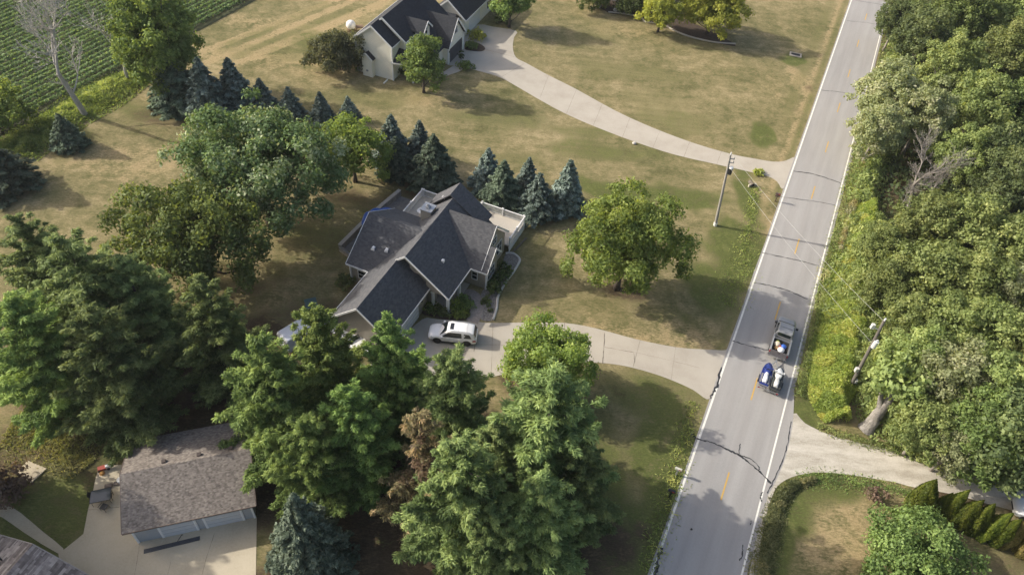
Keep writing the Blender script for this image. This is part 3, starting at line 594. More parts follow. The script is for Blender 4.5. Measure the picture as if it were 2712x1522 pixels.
for x in (.8,1.9):
    for y in (-.4,.4): b_.box(x-.05,x+.05,y-.05,y+.05,0,.55)
b_.box(-.6,.6,-.5,.5,0,.32); b_.build('stand', mat('brown timber', (.18,.11,.06), .7, .3, 5), t_)

# ------------------------------------------------------------------ house at the top edge
T0 = G2(1468, -12); TH = empty('house', (T0[0], T0[1], 0), R_(-14), 'white house behind the yellow green trees at the top edge', 'house')
wl = MB(); gable_walls(wl, 'x', 0, 16.5, 0, 9.0, 3.1, 6.6); wl.build('wall', WHITESIDE, TH)
rf = MB(); slope(rf, 'x', -.4, 16.9, -.5, 2.85, 4.5, 6.9); slope(rf, 'x', -.4, 16.9, 9.5, 2.85, 4.5, 6.9); rf.build('roof', SH_NAVY, TH)
for u in (2.0, 6.4, 10.5, 13.5): window(TH, 'y', 0, u, u+1.1, .9, 2.2, -1, 1, 2)
g = MB(); g.box(8.6,9.5,-.05,.02,.1,2.1); g.build('front_door', CEDAR, TH)
ed = [G2(*p) for p in ((1530,32),(1570,36),(1610,45),(1625,57),(1665,62),(1695,78),(1730,92),(1760,100),(1800,108),(1850,112))]
eo = MB(); eo.tube([(x, y, .08) for x, y in smooth_poly(ed, 4, False)], .16, 6); tag(eo.build('edging', CONC), 'wavy pale edging round the bed of the yellow green trees', 'edging')
pave_m('planting_bed', ed + [at(TH, 16, -.3)[:2], at(TH, 1, -.3)[:2]], MULCH, .03)

# ------------------------------------------------------------------ detached garage
a = G(324.0/1.0*0 + (1165/3.614)/D_, (1122 + 1052/3.614)/D_, 2.6)
GA = empty('garage', (a[0], a[1], 0), R_(19.6), 'detached garage with weathered brown shingle roof and two doors', 'garage')
wl = MB(); gable_walls(wl, 'x', .42, 9.5, .42, 8.05, 2.5, 3.9, 4.4); wl.build('wall', BLUEGREY, GA)
rf = MB(); slope(rf, 'x', 0, 9.95, 0, 2.6, 4.4, 4.15, .12); slope(rf, 'x', .02, 9.97, 8.55, 2.6, 4.4, 4.15, .12); rf.build('roof', SH_BROWN, GA)
tr = MB(); tr.bar((0,-.03,2.53),(9.95,-.03,2.53), .05, .16); tr.bar((-.03,0,2.53),(-.03,4.4,4.08), .05, .14); tr.bar((-.03,4.4,4.08),(-.03,8.55,2.53), .05, .14); tr.bar((9.99,0,2.53),(9.99,4.4,4.08), .05, .14)
tr.build('fascia', mat('brown fascia', (.12,.09,.075)), GA)
for x in (.50,2.36,5.02,5.73,8.6,9.46): tr = MB(); tr.box(x-.085,x+.085,.33,.44,0,2.45); tr.build('door_post', TRIM, GA)
for x0, x1 in ((2.45,4.93),(5.82,8.51)): tr = MB(); tr.box(x0,x1,.345,.43,2.22,2.42); tr.build('door_header', TRIM, GA)
for x0, x1 in ((2.45,4.93),(5.82,8.51)):
    g = MB(); g.box(x0,x1,.36,.43,.02,2.2); gd_ = g.build('garage_door', mat('pale grey door', (.52,.535,.55), .4, .05), GA)
    g = MB()
    for z in (.55,1.1,1.65): g.box(x0,x1,.352,.361,z-.015,z+.015)
    g.build('panel_groove', mat('groove grey', (.28,.30,.33)), gd_)
for x in (3.2, 5.9, 8.4):
    v_ = MB(); y = 4.9; z = 4.15 - (y-4.4)*.3735; v_.box(x-.16,x+.16,y-.16,y+.16,z-.03,z+.16); v_.build('roof_vent', mat('dark brown vent', (.05,.035,.03)), GA)
# long dark mat and other things on the pad
P0, P1 = np.array(G2(362,1387)), np.array(G2(503,1353)); d = P1 - P0
mb = MB(); mb.box(0, float(np.hypot(*d)), -.18, .18, 0, .035)
for i in range(26): x = .15 + i*(np.hypot(*d) - .3)/25; mb.box(x-.05, x+.05, -.15, .15, .035, .045)
tag(mb.build('rubber_mat', mat('dark rubber', (.05,.055,.065), .6, .2), None, None, (P0[0], P0[1], .022), math.atan2(d[1], d[0])), 'long narrow dark rubber strip lying before the garage doors', 'mat')
P0 = np.array(G2(447,1361)); mb = MB(); mb.tube([(0,0,.03),(.12,.55,.03)], .025, 6); mb.tube([(.12,.55,.03),(.2,.56,.03)], .04, 6)
tag(mb.build('stick', DARKMETAL, None, None, (P0[0], P0[1], .022)), 'short thin dark stick lying beside the rubber strip', 'stick')
def zoomP(x, y): return ((200 + x/7.232)/D_, (1180 + y/7.232)/D_)
TBL = empty('patio_table', (*G2(*zoomP(535,1030)), .02), .35, 'dark glass topped patio table on the concrete beside the garage', 'table')
b_ = MB(); b_.box(-.75,.75,-.55,.55,.70,.735); b_.build('tabletop', glass('dark table glass', (.05,.06,.07)), TBL)
b_ = MB(); 
for s in (-1,1): b_.bar((-.8,s*.57,.72),(.8,s*.57,.72), .05,.05); b_.bar((s*.78,-.57,.72),(s*.78,.57,.72), .05,.05)
b_.build('frame', DARKMETAL, TBL)
for sx in (-1,1):
    for sy in (-1,1): b_ = MB(); b_.tube([(sx*.7,sy*.5,0),(sx*.68,sy*.48,.70)], .025, 6); b_.build('leg', DARKMETAL, TBL)
def chair(px, rz, label):
    t_ = empty('patio_chair', (*G2(*zoomP(*px)), .02), rz, label, 'chair', 'patio chairs beside the garage')
    b_ = MB(); b_.box(-.26,.26,-.26,.26,.40,.44); b_.build('seat', DARKMETAL, t_)
    b_ = MB(); b_.slab([(-.26,.24,.44),(.26,.24,.44),(.26,.42,1.0),(-.26,.42,1.0)], .03); b_.build('backrest', DARKMETAL, t_)
    for sx in (-1,1):
        for sy in (-1,1): b_ = MB(); b_.tube([(sx*.24,sy*.24,0),(sx*.24,sy*.24,.40)], .018, 6); b_.build('leg', DARKMETAL, t_)
        b_ = MB(); b_.bar((sx*.27,-.2,.64),(sx*.27,.3,.64), .045,.03); b_.build('armrest', DARKMETAL, t_)
chair((580,1210), 2.9, 'dark metal chair nearest the camera beside the glass patio table')
chair((410,1010), -1.2+3.14, 'dark metal chair left of the glass patio table')
chair((670,1000), -1.3, 'dark metal chair right of the glass patio table against the garage')
for px, lab, sc_ in (((640,775), 'small taupe cushion lying on the concrete pad by itself', 1.0), ((815,725), 'small taupe cushion on the pad next to the white bin', 1.0)):
    mb = MB(); rr = [[(x, y*w_, z) for x, y in ((-.28,-.2),(.28,-.2),(.3,0),(.28,.2),(-.28,.2),(-.3,0))] for z, w_ in ((0,.9),(.08,1.1),(.16,.85))]
    mb.loft(rr); tag(mb.build('cushion', mat('taupe cloth', (.14,.115,.10), .9, .2), None, 50, (*G2(*zoomP(*px)), .022), .3), lab, 'cushion')
t_ = empty('bin', (*G2(*zoomP(885,705)), .022), .2, 'small white bin against the side of the brown roofed garage', 'bin')
b_ = MB(); b_.loft([[(r*math.cos(q), r*math.sin(q), z) for q in np.linspace(0,2*math.pi,12,endpoint=False)] for z, r in ((0,.2),(.5,.25))]); b_.build('tub', TRIM, t_)
b_ = MB(); b_.loft([[(r*math.cos(q), r*math.sin(q), z) for q in np.linspace(0,2*math.pi,12,endpoint=False)] for z, r in ((.5,.27),(.55,.25),(.58,.1))]); b_.build('lid', TRIM, t_)
t_ = empty('toy_cart', (*G2(*zoomP(545,450)), .022), .5, 'small red and white toy cart at the corner of the concrete pad', 'toy')
b_ = MB(); b_.box(-.4,.2,-.2,.2,.15,.34); b_.build('tub', mat('red plastic', (.35,.06,.04), .5), t_)
b_ = MB(); b_.box(.2,.6,-.12,.12,.2,.42); b_.build('hood', TRIM, t_)
for x in (-.3,.4):
    for y in (-.22,.22): b_ = MB(); b_.tube([(x,y-.03,.12),(x,y+.03,.12)], .12, 10); b_.build('wheel', RUBBER, t_)
t_ = MB(); t_.tube([(0,0,0),(0,0,.12)], .22, 12); t_.tube([(0,0,.12),(0,0,.2)], .15, 12)
tag(t_.build('ball_stand', mat('orange plastic', (.5,.25,.06), .5), None, 40, (*G2(*zoomP(515,530)), .022)), 'small round orange plastic toy on the pad corner', 'toy')

# ------------------------------------------------------------------ house at the bottom left corner
b0, b1 = np.array(G2((310/3.614)/D_, (1122+1150/3.614)/D_, 4.7)), np.array(G2((50/3.614)/D_, (1122+1446/3.614)/D_, 4.7))
dr = (b1 - b0)/np.hypot(*(b1 - b0)); CA = math.atan2(dr[1], dr[0])
CH = empty('house', (b0[0], b0[1], 0), CA, 'taupe shingled house roof at the bottom left corner', 'house')
wl = MB(); gable_walls(wl, 'x', .5, 14, -4.6, 4.6, 2.5, 4.4, 0); wl.build('wall', BEIGE, CH)
rf = MB(); slope(rf, 'x', 0, 14.4, -5.2, 2.65, 0, 4.7, .13); slope(rf, 'x', .01, 14.4, 5.2, 2.65, 0, 4.7, .13); rf.build('roof', SH_TAUPE, CH)
tr = MB(); tr.bar((-.03,-5.2,2.56),(-.03,0,4.62), .05,.16); tr.bar((-.03,5.2,2.56),(-.03,0,4.62), .05,.16); tr.bar((0,5.23,2.56),(14.4,5.23,2.56), .06,.16); tr.build('fascia', mat('taupe fascia', (.3,.28,.26)), CH)
v_ = MB(); v_.tube([(1.6,-1.5,4.0),(1.6,-1.5,4.5)], .06, 8); v_.bar((1.2,-2.3,4.28),(2.0,-.9,4.62), .04,.05); v_.bar((1.4,-2.2,4.34),(1.1,-1.9,4.34), .03,.03); v_.build('aerial', DARKMETAL, CH)
window(CH, 'x', .5, -2.0, -.8, 1.0, 2.1, -1, 2, 2)

# ------------------------------------------------------------------ foliage
def leaf_mesh(name, c, n, s, lv, m, asp=0.6, seed=0, along=None):
    """many small leaf sprays: one pointed quad each, at c, facing n"""
    r = np.random.default_rng(seed); N = len(c)
    n = n/np.maximum(np.linalg.norm(n, axis=1, keepdims=True), 1e-6)
    t = r.normal(size=(N, 3)) if along is None else along + 0.25*r.normal(size=(N, 3))
    t -= n*np.sum(t*n, 1, keepdims=True); t /= np.maximum(np.linalg.norm(t, axis=1, keepdims=True), 1e-6)
    b = np.cross(n, t); s = s[:, None]
    v = np.stack([c + t*s, c + b*s*asp + n*s*0.12, c - t*s, c - b*s*asp + n*s*0.12], 1).reshape(-1, 3)
    return np_mesh(name, v, np.arange(4*N).reshape(N, 4), [m], np.clip(lv, 0, 1))
def fib(n):
    i = np.arange(n) + .5; ph = np.arccos(1 - 2*i/n); th = np.pi*(1 + 5**.5)*i
    return np.stack([np.cos(th)*np.sin(ph), np.sin(th)*np.sin(ph), np.cos(ph)], 1)
def puff_leaves(r, pc, pr, out, dens, ls, base, zs=0.8, spread=0.75):
    C, Nn, S, L = [], [], [], []
    for i in range(len(pc)):
        k = max(6, int(dens*4*np.pi*pr[i]**2))
        d = r.normal(size=(k, 3)); d /= np.linalg.norm(d, axis=1, keepdims=True)
        d = d[(d @ (out[i]*0.7 + np.array([0, 0, 0.5]))) > -0.30]; k = len(d)
        rad = pr[i]*(r.uniform(.42, 1.18, k))*(1 + 0.16*np.sin(5*d[:, 0] + i) + 0.16*np.sin(6*d[:, 1] + 2*i))
        p = pc[i] + d*rad[:, None]*np.array([1, 1, zs])
        C.append(p); Nn.append(d*1.0 + np.array([0, 0, .25]) + spread*r.normal(size=(k, 3))*.8); S.append(ls*r.uniform(.6, 1.35, k)); L.append(base[i] + r.normal(size=k)*.14)
    return np.concatenate(C), np.concatenate(Nn), np.concatenate(S), np.concatenate(L)
def deciduous(seed, R, H, z0, ls=0.30, npuff=70, dens=11, m=None, lean=(0, 0), prr=(.17, .33), top=1.0, cut=-.55):
    r = np.random.default_rng(seed); d = fib(npuff); d = d[d[:, 2] > cut] + r.normal(size=(np.sum(d[:, 2] > cut), 3))*.10
    a = np.arctan2(d[:, 1], d[:, 0]); ph = r.uniform(0, 6.28, 4)
    lump = 1 + .13*np.sin(2*a + ph[0]) + .10*np.sin(3*a + ph[1] + 2*d[:, 2]) + .09*np.sin(5*a + ph[2]) + r.normal(size=len(d))*.07
    rad = np.clip(lump, .55, 1.3)*r.uniform(.58, .92, len(d))
    taper = np.where(d[:, 2] > 0, top + (1-top)*(1-d[:, 2]), 1.0)
    pc = np.stack([d[:, 0]*R*rad*taper + lean[0]*(d[:, 2]+1)/2, d[:, 1]*R*rad*taper + lean[1]*(d[:, 2]+1)/2, z0 + H/2 + d[:, 2]*H/2*rad*1.05], 1)
    pr = R*r.uniform(prr[0], prr[1], len(d)); base = r.uniform(.25, .75, len(d))
    c, n, s, l = puff_leaves(r, pc, pr, d, dens, ls, base)
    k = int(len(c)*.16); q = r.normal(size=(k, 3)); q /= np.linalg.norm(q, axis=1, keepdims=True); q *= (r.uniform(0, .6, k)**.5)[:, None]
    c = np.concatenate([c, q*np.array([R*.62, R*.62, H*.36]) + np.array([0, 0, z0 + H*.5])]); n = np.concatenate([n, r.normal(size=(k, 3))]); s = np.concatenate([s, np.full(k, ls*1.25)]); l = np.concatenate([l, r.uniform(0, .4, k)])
    low = c[:, 2] > .15
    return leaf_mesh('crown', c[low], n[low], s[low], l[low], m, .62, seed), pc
def tree_trunk(seed, h, r0, pc=None, z0=2.0, limbs=9, k=8, lean=(0, 0)):
    r = random.Random(seed); mb = MB()
    pts = [(lean[0]*t*t + r.uniform(-.1, .1)*h*.04, lean[1]*t*t + r.uniform(-.1, .1)*h*.04, h*t) for t in np.linspace(0, 1, 8)]
    mb.tube(pts, [r0*1.35] + [r0*(1 - .8*t) for t in np.linspace(.08, 1, 7)], k)
    if pc is not None:
        for j in range(limbs):
            t_ = pc[r.randrange(len(pc))]; f = r.uniform(.25, .7); i = min(6, int(f*7)); p0 = Vector(pts[i]); p1 = Vector(t_)
            mid = (p0 + p1)/2 + Vector((0, 0, -.12*(p1-p0).length)); mb.tube([p0, mid, p1], [r0*.45, r0*.28, r0*.08], 6)
    me = bpy.data.meshes.new('trunk'); me.from_pydata(mb.v, [], mb.f); me.polygons.foreach_set('use_smooth', [True]*len(mb.f)); me.update(); return me
def pine(seed, R, H, m, ls=.19, dens=2.5, z0=.10, sparse=0.0, whorl=1.15):
    """white pine: open whorls of long boughs, each a separate finger of needle tufts"""
    r = np.random.default_rng(seed); pc, pr, od, base = [], [], [], []; tr = MB()
    tp = [(0, 0, z) for z in np.linspace(0, H*.97, 9)]; tr.tube(tp, [H*.019*(1 - .93*t) + .015 for t in np.linspace(0, 1, 9)], 8)
    z = H*z0
    while z < H*.985:
        f = (z - H*z0)/(H*(1-z0)); prof = (1 - f)**.70*(.80 + .20*min(1, f/.2)); nb = int(r.integers(5, 7)) if f < .85 else 4
        a0 = r.uniform(0, 6.28)
        for j in range(nb):
            if r.random() < sparse: continue
            a = a0 + 6.283*j/nb + r.normal()*.20; L = max(.45, R*prof*r.uniform(.62, 1.28)); up = .10 + .60*f
            d = np.array([math.cos(a), math.sin(a), 0]); sd_ = np.array([-d[1], d[0], 0]); zj = z + r.normal()*.25
            def bp(t): return d*L*t + np.array([0, 0, zj + L*up*t**1.6 - .10*L*t*(1-f)*(t > .0)])
            tr.tube([(0,0,zj), tuple(bp(.5)), tuple(bp(1.0))], [.05*(1-f*.6), .035, .012], 4, False)
            q = max(3, int(L/.50)); sub = np.clip(r.normal(.5, .2), 0, 1)
            for t in np.linspace(.30, 1.0, q):
                w_ = math.sin(min(1, (1.06 - t)/.62)*1.57)*L*.20
                for sgn in ((-1, 0, 1) if w_ > .45 else (0,)):
                    p = bp(t) + sd_*sgn*w_*r.uniform(.7, 1.15) + np.array([0, 0, r.normal()*.10 - abs(sgn)*.10])
                    pc.append(p); pr.append(r.uniform(.28, .56)*(.8 + .2*prof)*(1.15 - .3*t)); od.append(d + sd_*sgn*.6 + np.array([0,0,.35])); base.append(np.clip(sub + (t-.6)*.45 + r.normal()*.10, 0, 1))
        z += whorl*r.uniform(.8, 1.2)*(1 - .5*f)
    pc, pr, od, base = map(np.array, (pc, pr, od, base))
    C, Nn, S, L_, T = [], [], [], [], []
    for i in range(len(pc)):
        k = int(46*dens*(pr[i]/.42)**1.7); d = r.normal(size=(k, 3)); d /= np.linalg.norm(d, axis=1, keepdims=True)
        d[:, 2] = np.abs(d[:, 2])*np.where(r.random(k) < .85, 1, -.5)
        C.append(pc[i] + d*(pr[i]*r.uniform(.25, 1.1, k))[:, None]*np.array([1, 1, .70])); Nn.append(d*.5 + np.array([-.15,0,.65]) + r.normal(size=(k,3))*.42)
        T.append(d*1.2 + od[i]*.5); S.append(ls*r.uniform(.65, 1.35, k)); L_.append(base[i] + r.normal(size=k)*.16)
    c = np.concatenate(C); ok = c[:, 2] > .2
    cm = leaf_mesh('crown', c[ok], np.concatenate(Nn)[ok], np.concatenate(S)[ok], np.concatenate(L_)[ok], m, .22, seed, np.concatenate(T)[ok])
    me = bpy.data.meshes.new('trunk'); me.from_pydata(tr.v, [], tr.f); me.update(); me.materials.append(BARK)
    return cm, me
def spruce(seed, R, H, m, ls=.17, step=.34):
    r = np.random.default_rng(seed); C, Nn, S, L_, T = [], [], [], [], []
    z = .15
    while z < H - .05:
        f = z/H; Lm = R*(1 - f)**.88*(.8 + .2*min(1, f/.1)) + .06; nb = max(5, int(13*(1-f) + 4)); a0 = r.uniform(0, 6.28)
        for j in range(nb):
            a = a0 + 6.283*j/nb + r.normal()*.1; L = Lm*r.uniform(.62, 1.18); d = np.array([math.cos(a), math.sin(a), 0]); sd_ = np.array([-d[1], d[0], 0]); b = r.uniform(.2, .8)
            k = max(6, int(60*L**.9/ (ls/.17))); t = r.uniform(.25, 1.0, k)**.7; w_ = r.uniform(-1, 1, k)*(1.15 - t)*L*.36 + r.normal(size=k)*.03
            droop = .10*L*np.sin(t*3.14) - .16*L*t + .10*L*t**3
            C.append(d*(L*t)[:, None] + sd_*w_[:, None] + np.array([0,0,1])*(z + droop + r.normal(size=k)*.06)[:, None]); Nn.append(np.array([0,0,.8]) + d*.45 + r.normal(size=(k,3))*.5)
            T.append(d + sd_*np.sign(w_)[:, None]*.8); S.append(ls*r.uniform(.6, 1.3, k)); L_.append(b + (t - .6)*.5 + r.normal(size=k)*.15)
        z += step*r.uniform(.8, 1.2)*(1 - .3*f)
    cm = leaf_mesh('crown', np.concatenate(C), np.concatenate(Nn), np.concatenate(S), np.concatenate(L_), m, .42, seed, np.concatenate(T))
    mb = MB(); mb.tube([(0,0,0),(0,0,H*.5),(0,0,H*.98)], [H*.02, H*.012, .012], 8); me = bpy.data.meshes.new('trunk'); me.from_pydata(mb.v, [], mb.f); me.update(); me.materials.append(BARK)
    return cm, me
def column_tree(seed, R, H, m, ls=.09):
    r = np.random.default_rng(seed); k = int(2900*H*R/ (ls/.09)**2*.9); z = r.uniform(0, 1, k); a = r.uniform(0, 6.283, k)
    prof = np.where(z < .25, .78 + .22*z/.25, np.maximum(0, 1 - ((z - .25)/.75)**1.9))
    rad = R*prof*(1 + .10*np.sin(3*a + seed) + .07*np.sin(7*a + 9*z) + .06*np.sin(14*z + 2*a))*r.uniform(.72, 1.04, k)
    d = np.stack([np.cos(a), np.sin(a), np.zeros(k)], 1); c = d*rad[:, None] + np.array([0,0,1])*(.1 + z*H)[:, None]
    l = .45 + .25*np.sin(4*a + 10*z + seed) + r.normal(size=k)*.15
    cm = leaf_mesh('foliage', c, d + np.array([0,0,.35]) + r.normal(size=(k,3))*.4, ls*r.uniform(.7, 1.3, k), l, m, .45, seed, np.array([0,0,1.0]) + d*.5)
    mb = MB(); mb.tube([(0,0,0),(0,0,H*.8)], [.07,.02], 6); me = bpy.data.meshes.new('trunk'); me.from_pydata(mb.v, [], mb.f); me.update(); me.materials.append(BARK)
    return cm, me
GREYTWIG = two_tone('grey brown twigs', [(0.3, (0.16,0.145,0.13)), (0.7, (0.30,0.28,0.255))], 1.2, 0.95, 14, 0.3)
def dead_tree(seed, H, r0, spread=.5, depth=5, up=.35, m=None, rmin=.022):
    r = random.Random(seed); mb = MB(); tw = MB()
    def grow(p, d, L, rad, lev):
        n = 4; pts = [p]; dd = d.copy()
        for i in range(n):
            dd = (dd + Vector((r.uniform(-1,1), r.uniform(-1,1), r.uniform(-.6,1)*.7))*.13).normalized(); pts.append(pts[-1] + dd*L/n)
        (mb if lev < 3 else tw).tube(pts, [max(rmin, rad*(1 - .45*i/n)) for i in range(n+1)], 7 if lev < 2 else 4 if lev < 3 else 3, lev < 2)
        if lev >= depth: return
        for i in range(2 if lev == 0 else r.choice((2,3,3))):
            ax = Vector((r.uniform(-1,1), r.uniform(-1,1), r.uniform(-.2,.5))).normalized(); nd_ = (dd + ax*spread*r.uniform(.7,1.4) + Vector((0,0,up*.3))).normalized()
            grow(pts[-1], nd_, L*r.uniform(.58,.82), rad*.55*r.uniform(.8,1.1), lev+1)
        for i in range(1, n):
            if r.random() < (.8 if lev else .5):
                ax = Vector((r.uniform(-1,1), r.uniform(-1,1), r.uniform(-.1,.5))).normalized()
                grow(pts[i], (dd*.5 + ax).normalized(), L*r.uniform(.35,.55), rad*.35, max(lev+1, 2))
    grow(Vector((0,0,0)), Vector((0,0,1)), H*.36, r0, 0)
    out = []
    for nm, q in (('trunk', mb), ('branches', tw)):
        me = bpy.data.meshes.new(nm); me.from_pydata(q.v, [], q.f); me.update(); me.materials.append(m or DEADWOOD); out.append(me)
    return out
def plant(name, label, cat, xy, parts, rz=0.0, sc_=1.0, group=None, tilt=None):
    """parts: (part name, mesh) pairs standing on one spot"""
    o = empty(name, (xy[0], xy[1], 0), rz, label, cat, group)
    if tilt: o.rotation_euler = (tilt[0], tilt[1], rz)
    o.scale = (sc_,)*3 if not hasattr(sc_, '__len__') else sc_
    for nm, me in parts:
        c = bpy.data.objects.new(nm, me); COL.objects.link(c); c.parent = o
    return o

LF_MAPLE = leaf_mat('maple leaves', (0.026,0.044,0.012), (0.054,0.084,0.020), (0.105,0.140,0.036))
LF_BRIGHT = leaf_mat('bright maple leaves', (0.038,0.062,0.012), (0.078,0.116,0.022), (0.145,0.180,0.040), .36)
LF_SILVER = leaf_mat('silver maple leaves', (0.024,0.042,0.014), (0.045,0.073,0.025), (0.17,0.205,0.12), .24)
LF_DARK = leaf_mat('dark leaves', (0.022,0.034,0.014), (0.044,0.062,0.022), (0.085,0.105,0.036))
LF_WOOD = leaf_mat('woodland leaves', (0.040,0.058,0.016), (0.080,0.105,0.030), (0.140,0.160,0.052))
LF_PALE = leaf_mat('pale cottonwood leaves', (0.060,0.076,0.034), (0.115,0.135,0.062), (0.21,0.225,0.125))
LF_YEL = leaf_mat('yellow green leaves', (0.058,0.074,0.009), (0.115,0.132,0.015), (0.178,0.186,0.026), .34)
LF_PINE = leaf_mat('pine needles', (0.026,0.048,0.011), (0.056,0.092,0.019), (0.105,0.150,0.032), .24)
LF_PINEB = leaf_mat('blue green pine needles', (0.028,0.046,0.014), (0.057,0.086,0.025), (0.108,0.142,0.043), .24)
LF_RUST = leaf_mat('dying pine needles', (0.055,0.036,0.022), (0.075,0.072,0.030), (0.165,0.120,0.055), .2)
LF_BLUE = leaf_mat('blue spruce needles', (0.024,0.038,0.030), (0.050,0.071,0.058), (0.105,0.136,0.120), .12, .08, 2.5, .85)
LF_SPR = leaf_mat('dark spruce needles', (0.018,0.028,0.018), (0.038,0.054,0.034), (0.070,0.095,0.060), .12, .08, 2.4)
LF_CEDAR = leaf_mat('arborvitae sprays', (0.030,0.045,0.008), (0.062,0.085,0.012), (0.115,0.130,0.022), .2, .06, 1.6, 1.0)
LF_WEED = leaf_mat('roadside weeds', (0.060,0.088,0.015), (0.115,0.155,0.026), (0.18,0.21,0.045), .36)
LF_YEW = leaf_mat('yew needles', (0.014,0.024,0.007), (0.028,0.044,0.010), (0.055,0.075,0.017), .15)
LF_PURPLE = leaf_mat('brown dry leaves', (0.030,0.020,0.015), (0.060,0.041,0.029), (0.10,0.072,0.05), .2)
for m_ in (): pass
def with_bark(me, m=BARK): me.materials.append(m); return me

def broad(label, seed, R, Htop, z0, m, xy, name='broadleaf_tree', ls=.30, npuff=70, dens=11, group=None, r0=.28, lean=(0,0), prr=(.17,.33), bark=BARK, cat='tree', top=1.0, th=None):
    ls, dens, npuff, prr = ls*.56, dens*2.7, int(npuff*1.7), (prr[0]*.66, prr[1]*.80)
    cm, pc = deciduous(seed, R, Htop - z0, z0, ls, npuff, dens, m, lean, prr, top)
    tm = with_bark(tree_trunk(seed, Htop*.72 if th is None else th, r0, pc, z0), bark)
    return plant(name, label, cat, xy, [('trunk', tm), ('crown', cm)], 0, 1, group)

# the yard trees
broad('large silver leaved maple behind the left end of the slate roofed house', 11, 9.2, 14.6, 1.8, LF_SILVER, G2(655,436,7.4), 'maple_tree', .34, 100, 8, None, .55, prr=(.13,.25))
broad('round dark green maple below the silver leaved maple', 12, 7.4, 11.6, 1.6, LF_MAPLE, G2(483,603,6.2), 'maple_tree', .32, 85, 8.5, None, .45, prr=(.14,.26))
broad('bright green tree right of the silver leaved maple', 13, 4.4, 9.0, 1.0, LF_BRIGHT, G2(885,375,5), 'broadleaf_tree', .30, 60, 11, None, .25, prr=(.18,.32))
broad('bright green maple standing alone on the lawn beside the road', 14, 5.6, 13.6, .2, LF_BRIGHT, G2(1578,615,6.8), 'maple_tree', .30, 85, 11, None, .32, prr=(.15,.29), top=.9)
broad('young green tree in front of the cream house', 15, 3.3, 9.2, .1, LF_MAPLE, G2(1064,162,4.6), 'broadleaf_tree', .30, 55, 11, None, .2, prr=(.2,.34), top=.72)
broad('wide dark dull green shrub left of the cream house', 16, 4.2, 5.6, .1, leaf_mat('dull shrub leaves', (0.024,0.030,0.016), (0.046,0.053,0.025), (0.088,0.092,0.046)), G2(850,132,2.8), 'large_shrub', .30, 60, 10, None, .15, prr=(.2,.36), cat='shrub')
broad('round green tree at the top edge beside the cream house driveway', 17, 3.6, 8.6, 1.2, LF_MAPLE, G2(1285,0,4.8), 'broadleaf_tree', .34, 55, 9, None, .22, prr=(.2,.34))
broad('yellow green tree left of its twin before the top white house', 18, 3.7, 8.2, .2, LF_YEL, G2(1668,22,4.2), 'broadleaf_tree', .32, 55, 10, None, .2, prr=(.2,.34))
broad('larger yellow green tree nearest the road before the top white house', 19, 5.0, 9.2, .2, LF_YEL, G2(1795,24,4.6), 'broadleaf_tree', .34, 70, 10, None, .22, prr=(.18,.32))
broad('dark rounded bush against the white wall at the top edge', 20, 3.0, 3.6, 0, LF_YEW, G2(1588,32), 'bush', .26, 40, 12, None, .1, prr=(.25,.4), cat='bush', th=2)
broad('leafy green bush left of the dark rounded bush at the top edge', 21, 3.2, 5.0, 0, LF_MAPLE, G2(1492,22), 'bush', .30, 40, 10, None, .1, prr=(.25,.4), cat='bush', th=3)
broad('yellow green maple in front of the driveway, right of the pines', 22, 4.2, 8.6, .5, LF_BRIGHT, G2(1375,910,4.4), 'maple_tree', .26, 70, 13, None, .24, prr=(.18,.32))
broad('round green tree beside the arborvitae row at the bottom right', 23, 4.7, 5.0, .1, LF_MAPLE, G2(2305,1415,2.5), 'broadleaf_tree', .24, 90, 14, None, .3, prr=(.15,.28))
broad('tall dull green tree at the top left before the crop field', 24, 5.8, 17.0, .2, leaf_mat('olive leaves', (0.026,0.040,0.010), (0.052,0.075,0.016), (0.105,0.130,0.028)), G2(385,95,8.6), 'broadleaf_tree', .36, 85, 9, None, .35, prr=(.17,.32), top=.8)
broad('small leafy tree at the left edge before the crop field', 25, 3.6, 6.0, .3, LF_BRIGHT, G2(8,335), 'broadleaf_tree', .34, 45, 9, None, .15, prr=(.22,.38))

# spruces
sp_b = [spruce(31, 2.1, 7.0, LF_BLUE), spruce(32, 2.0, 7.0, LF_BLUE, .18, .38), spruce(34, 2.5, 7.0, LF_SPR), spruce(33, 2.3, 7.0, LF_SPR, .16, .32), spruce(35, 2.3, 7.0, LF_BLUE, .16, .44), spruce(36, 1.9, 7.0, LF_BLUE, .19, .34), spruce(38, 2.6, 7.0, LF_SPR, .18, .42), spruce(39, 2.2, 7.0, LF_SPR, .17, .36)]
def spr(label, base, h, wr, k, rz=0.0, g='spruces in loose rows across the lawns'):
    k = (k if rz < 2.4 else k + 4); wr *= .93 + .16*((rz*7.3) % 1); cm, tm = sp_b[k]; s = h/7.0
    return plant('spruce_tree', label, 'spruce', base, [('trunk', tm), ('crown', cm)], rz, (s*wr*1.36, s*wr*1.36, s), g)
spr('blackish spruce at the left end of the upper spruce row', G2(455,268), 8.4, 1.05, 2, .5)
spr('tall slate blue spruce, second from the left in the upper row', G2(535,300), 9.2, 1.05, 1, 1.0)
spr('slate blue spruce, third from the left in the upper row', G2(600,272), 7.6, 1.1, 0, 2.0)
spr('blue spruce peeping over the left of the silver leaved maple', G2(668,287), 5.6, 1.1, 1, 3.0)
spr('short blue spruce peeping over the middle of the silver leaved maple', G2(735,295), 4.8, 1.1, 0, 4.0)
spr('short blue spruce peeping over the right of the silver leaved maple', G2(812,305), 4.6, 1.15, 1, 5.0)
spr('smallest blue spruce behind the bright green tree', G2(880,302), 3.8, 1.0, 0, 6.0)
spr('pale blue spruce just right of the bright green tree', G2(990,408), 7.2, .95, 0, 1.5)
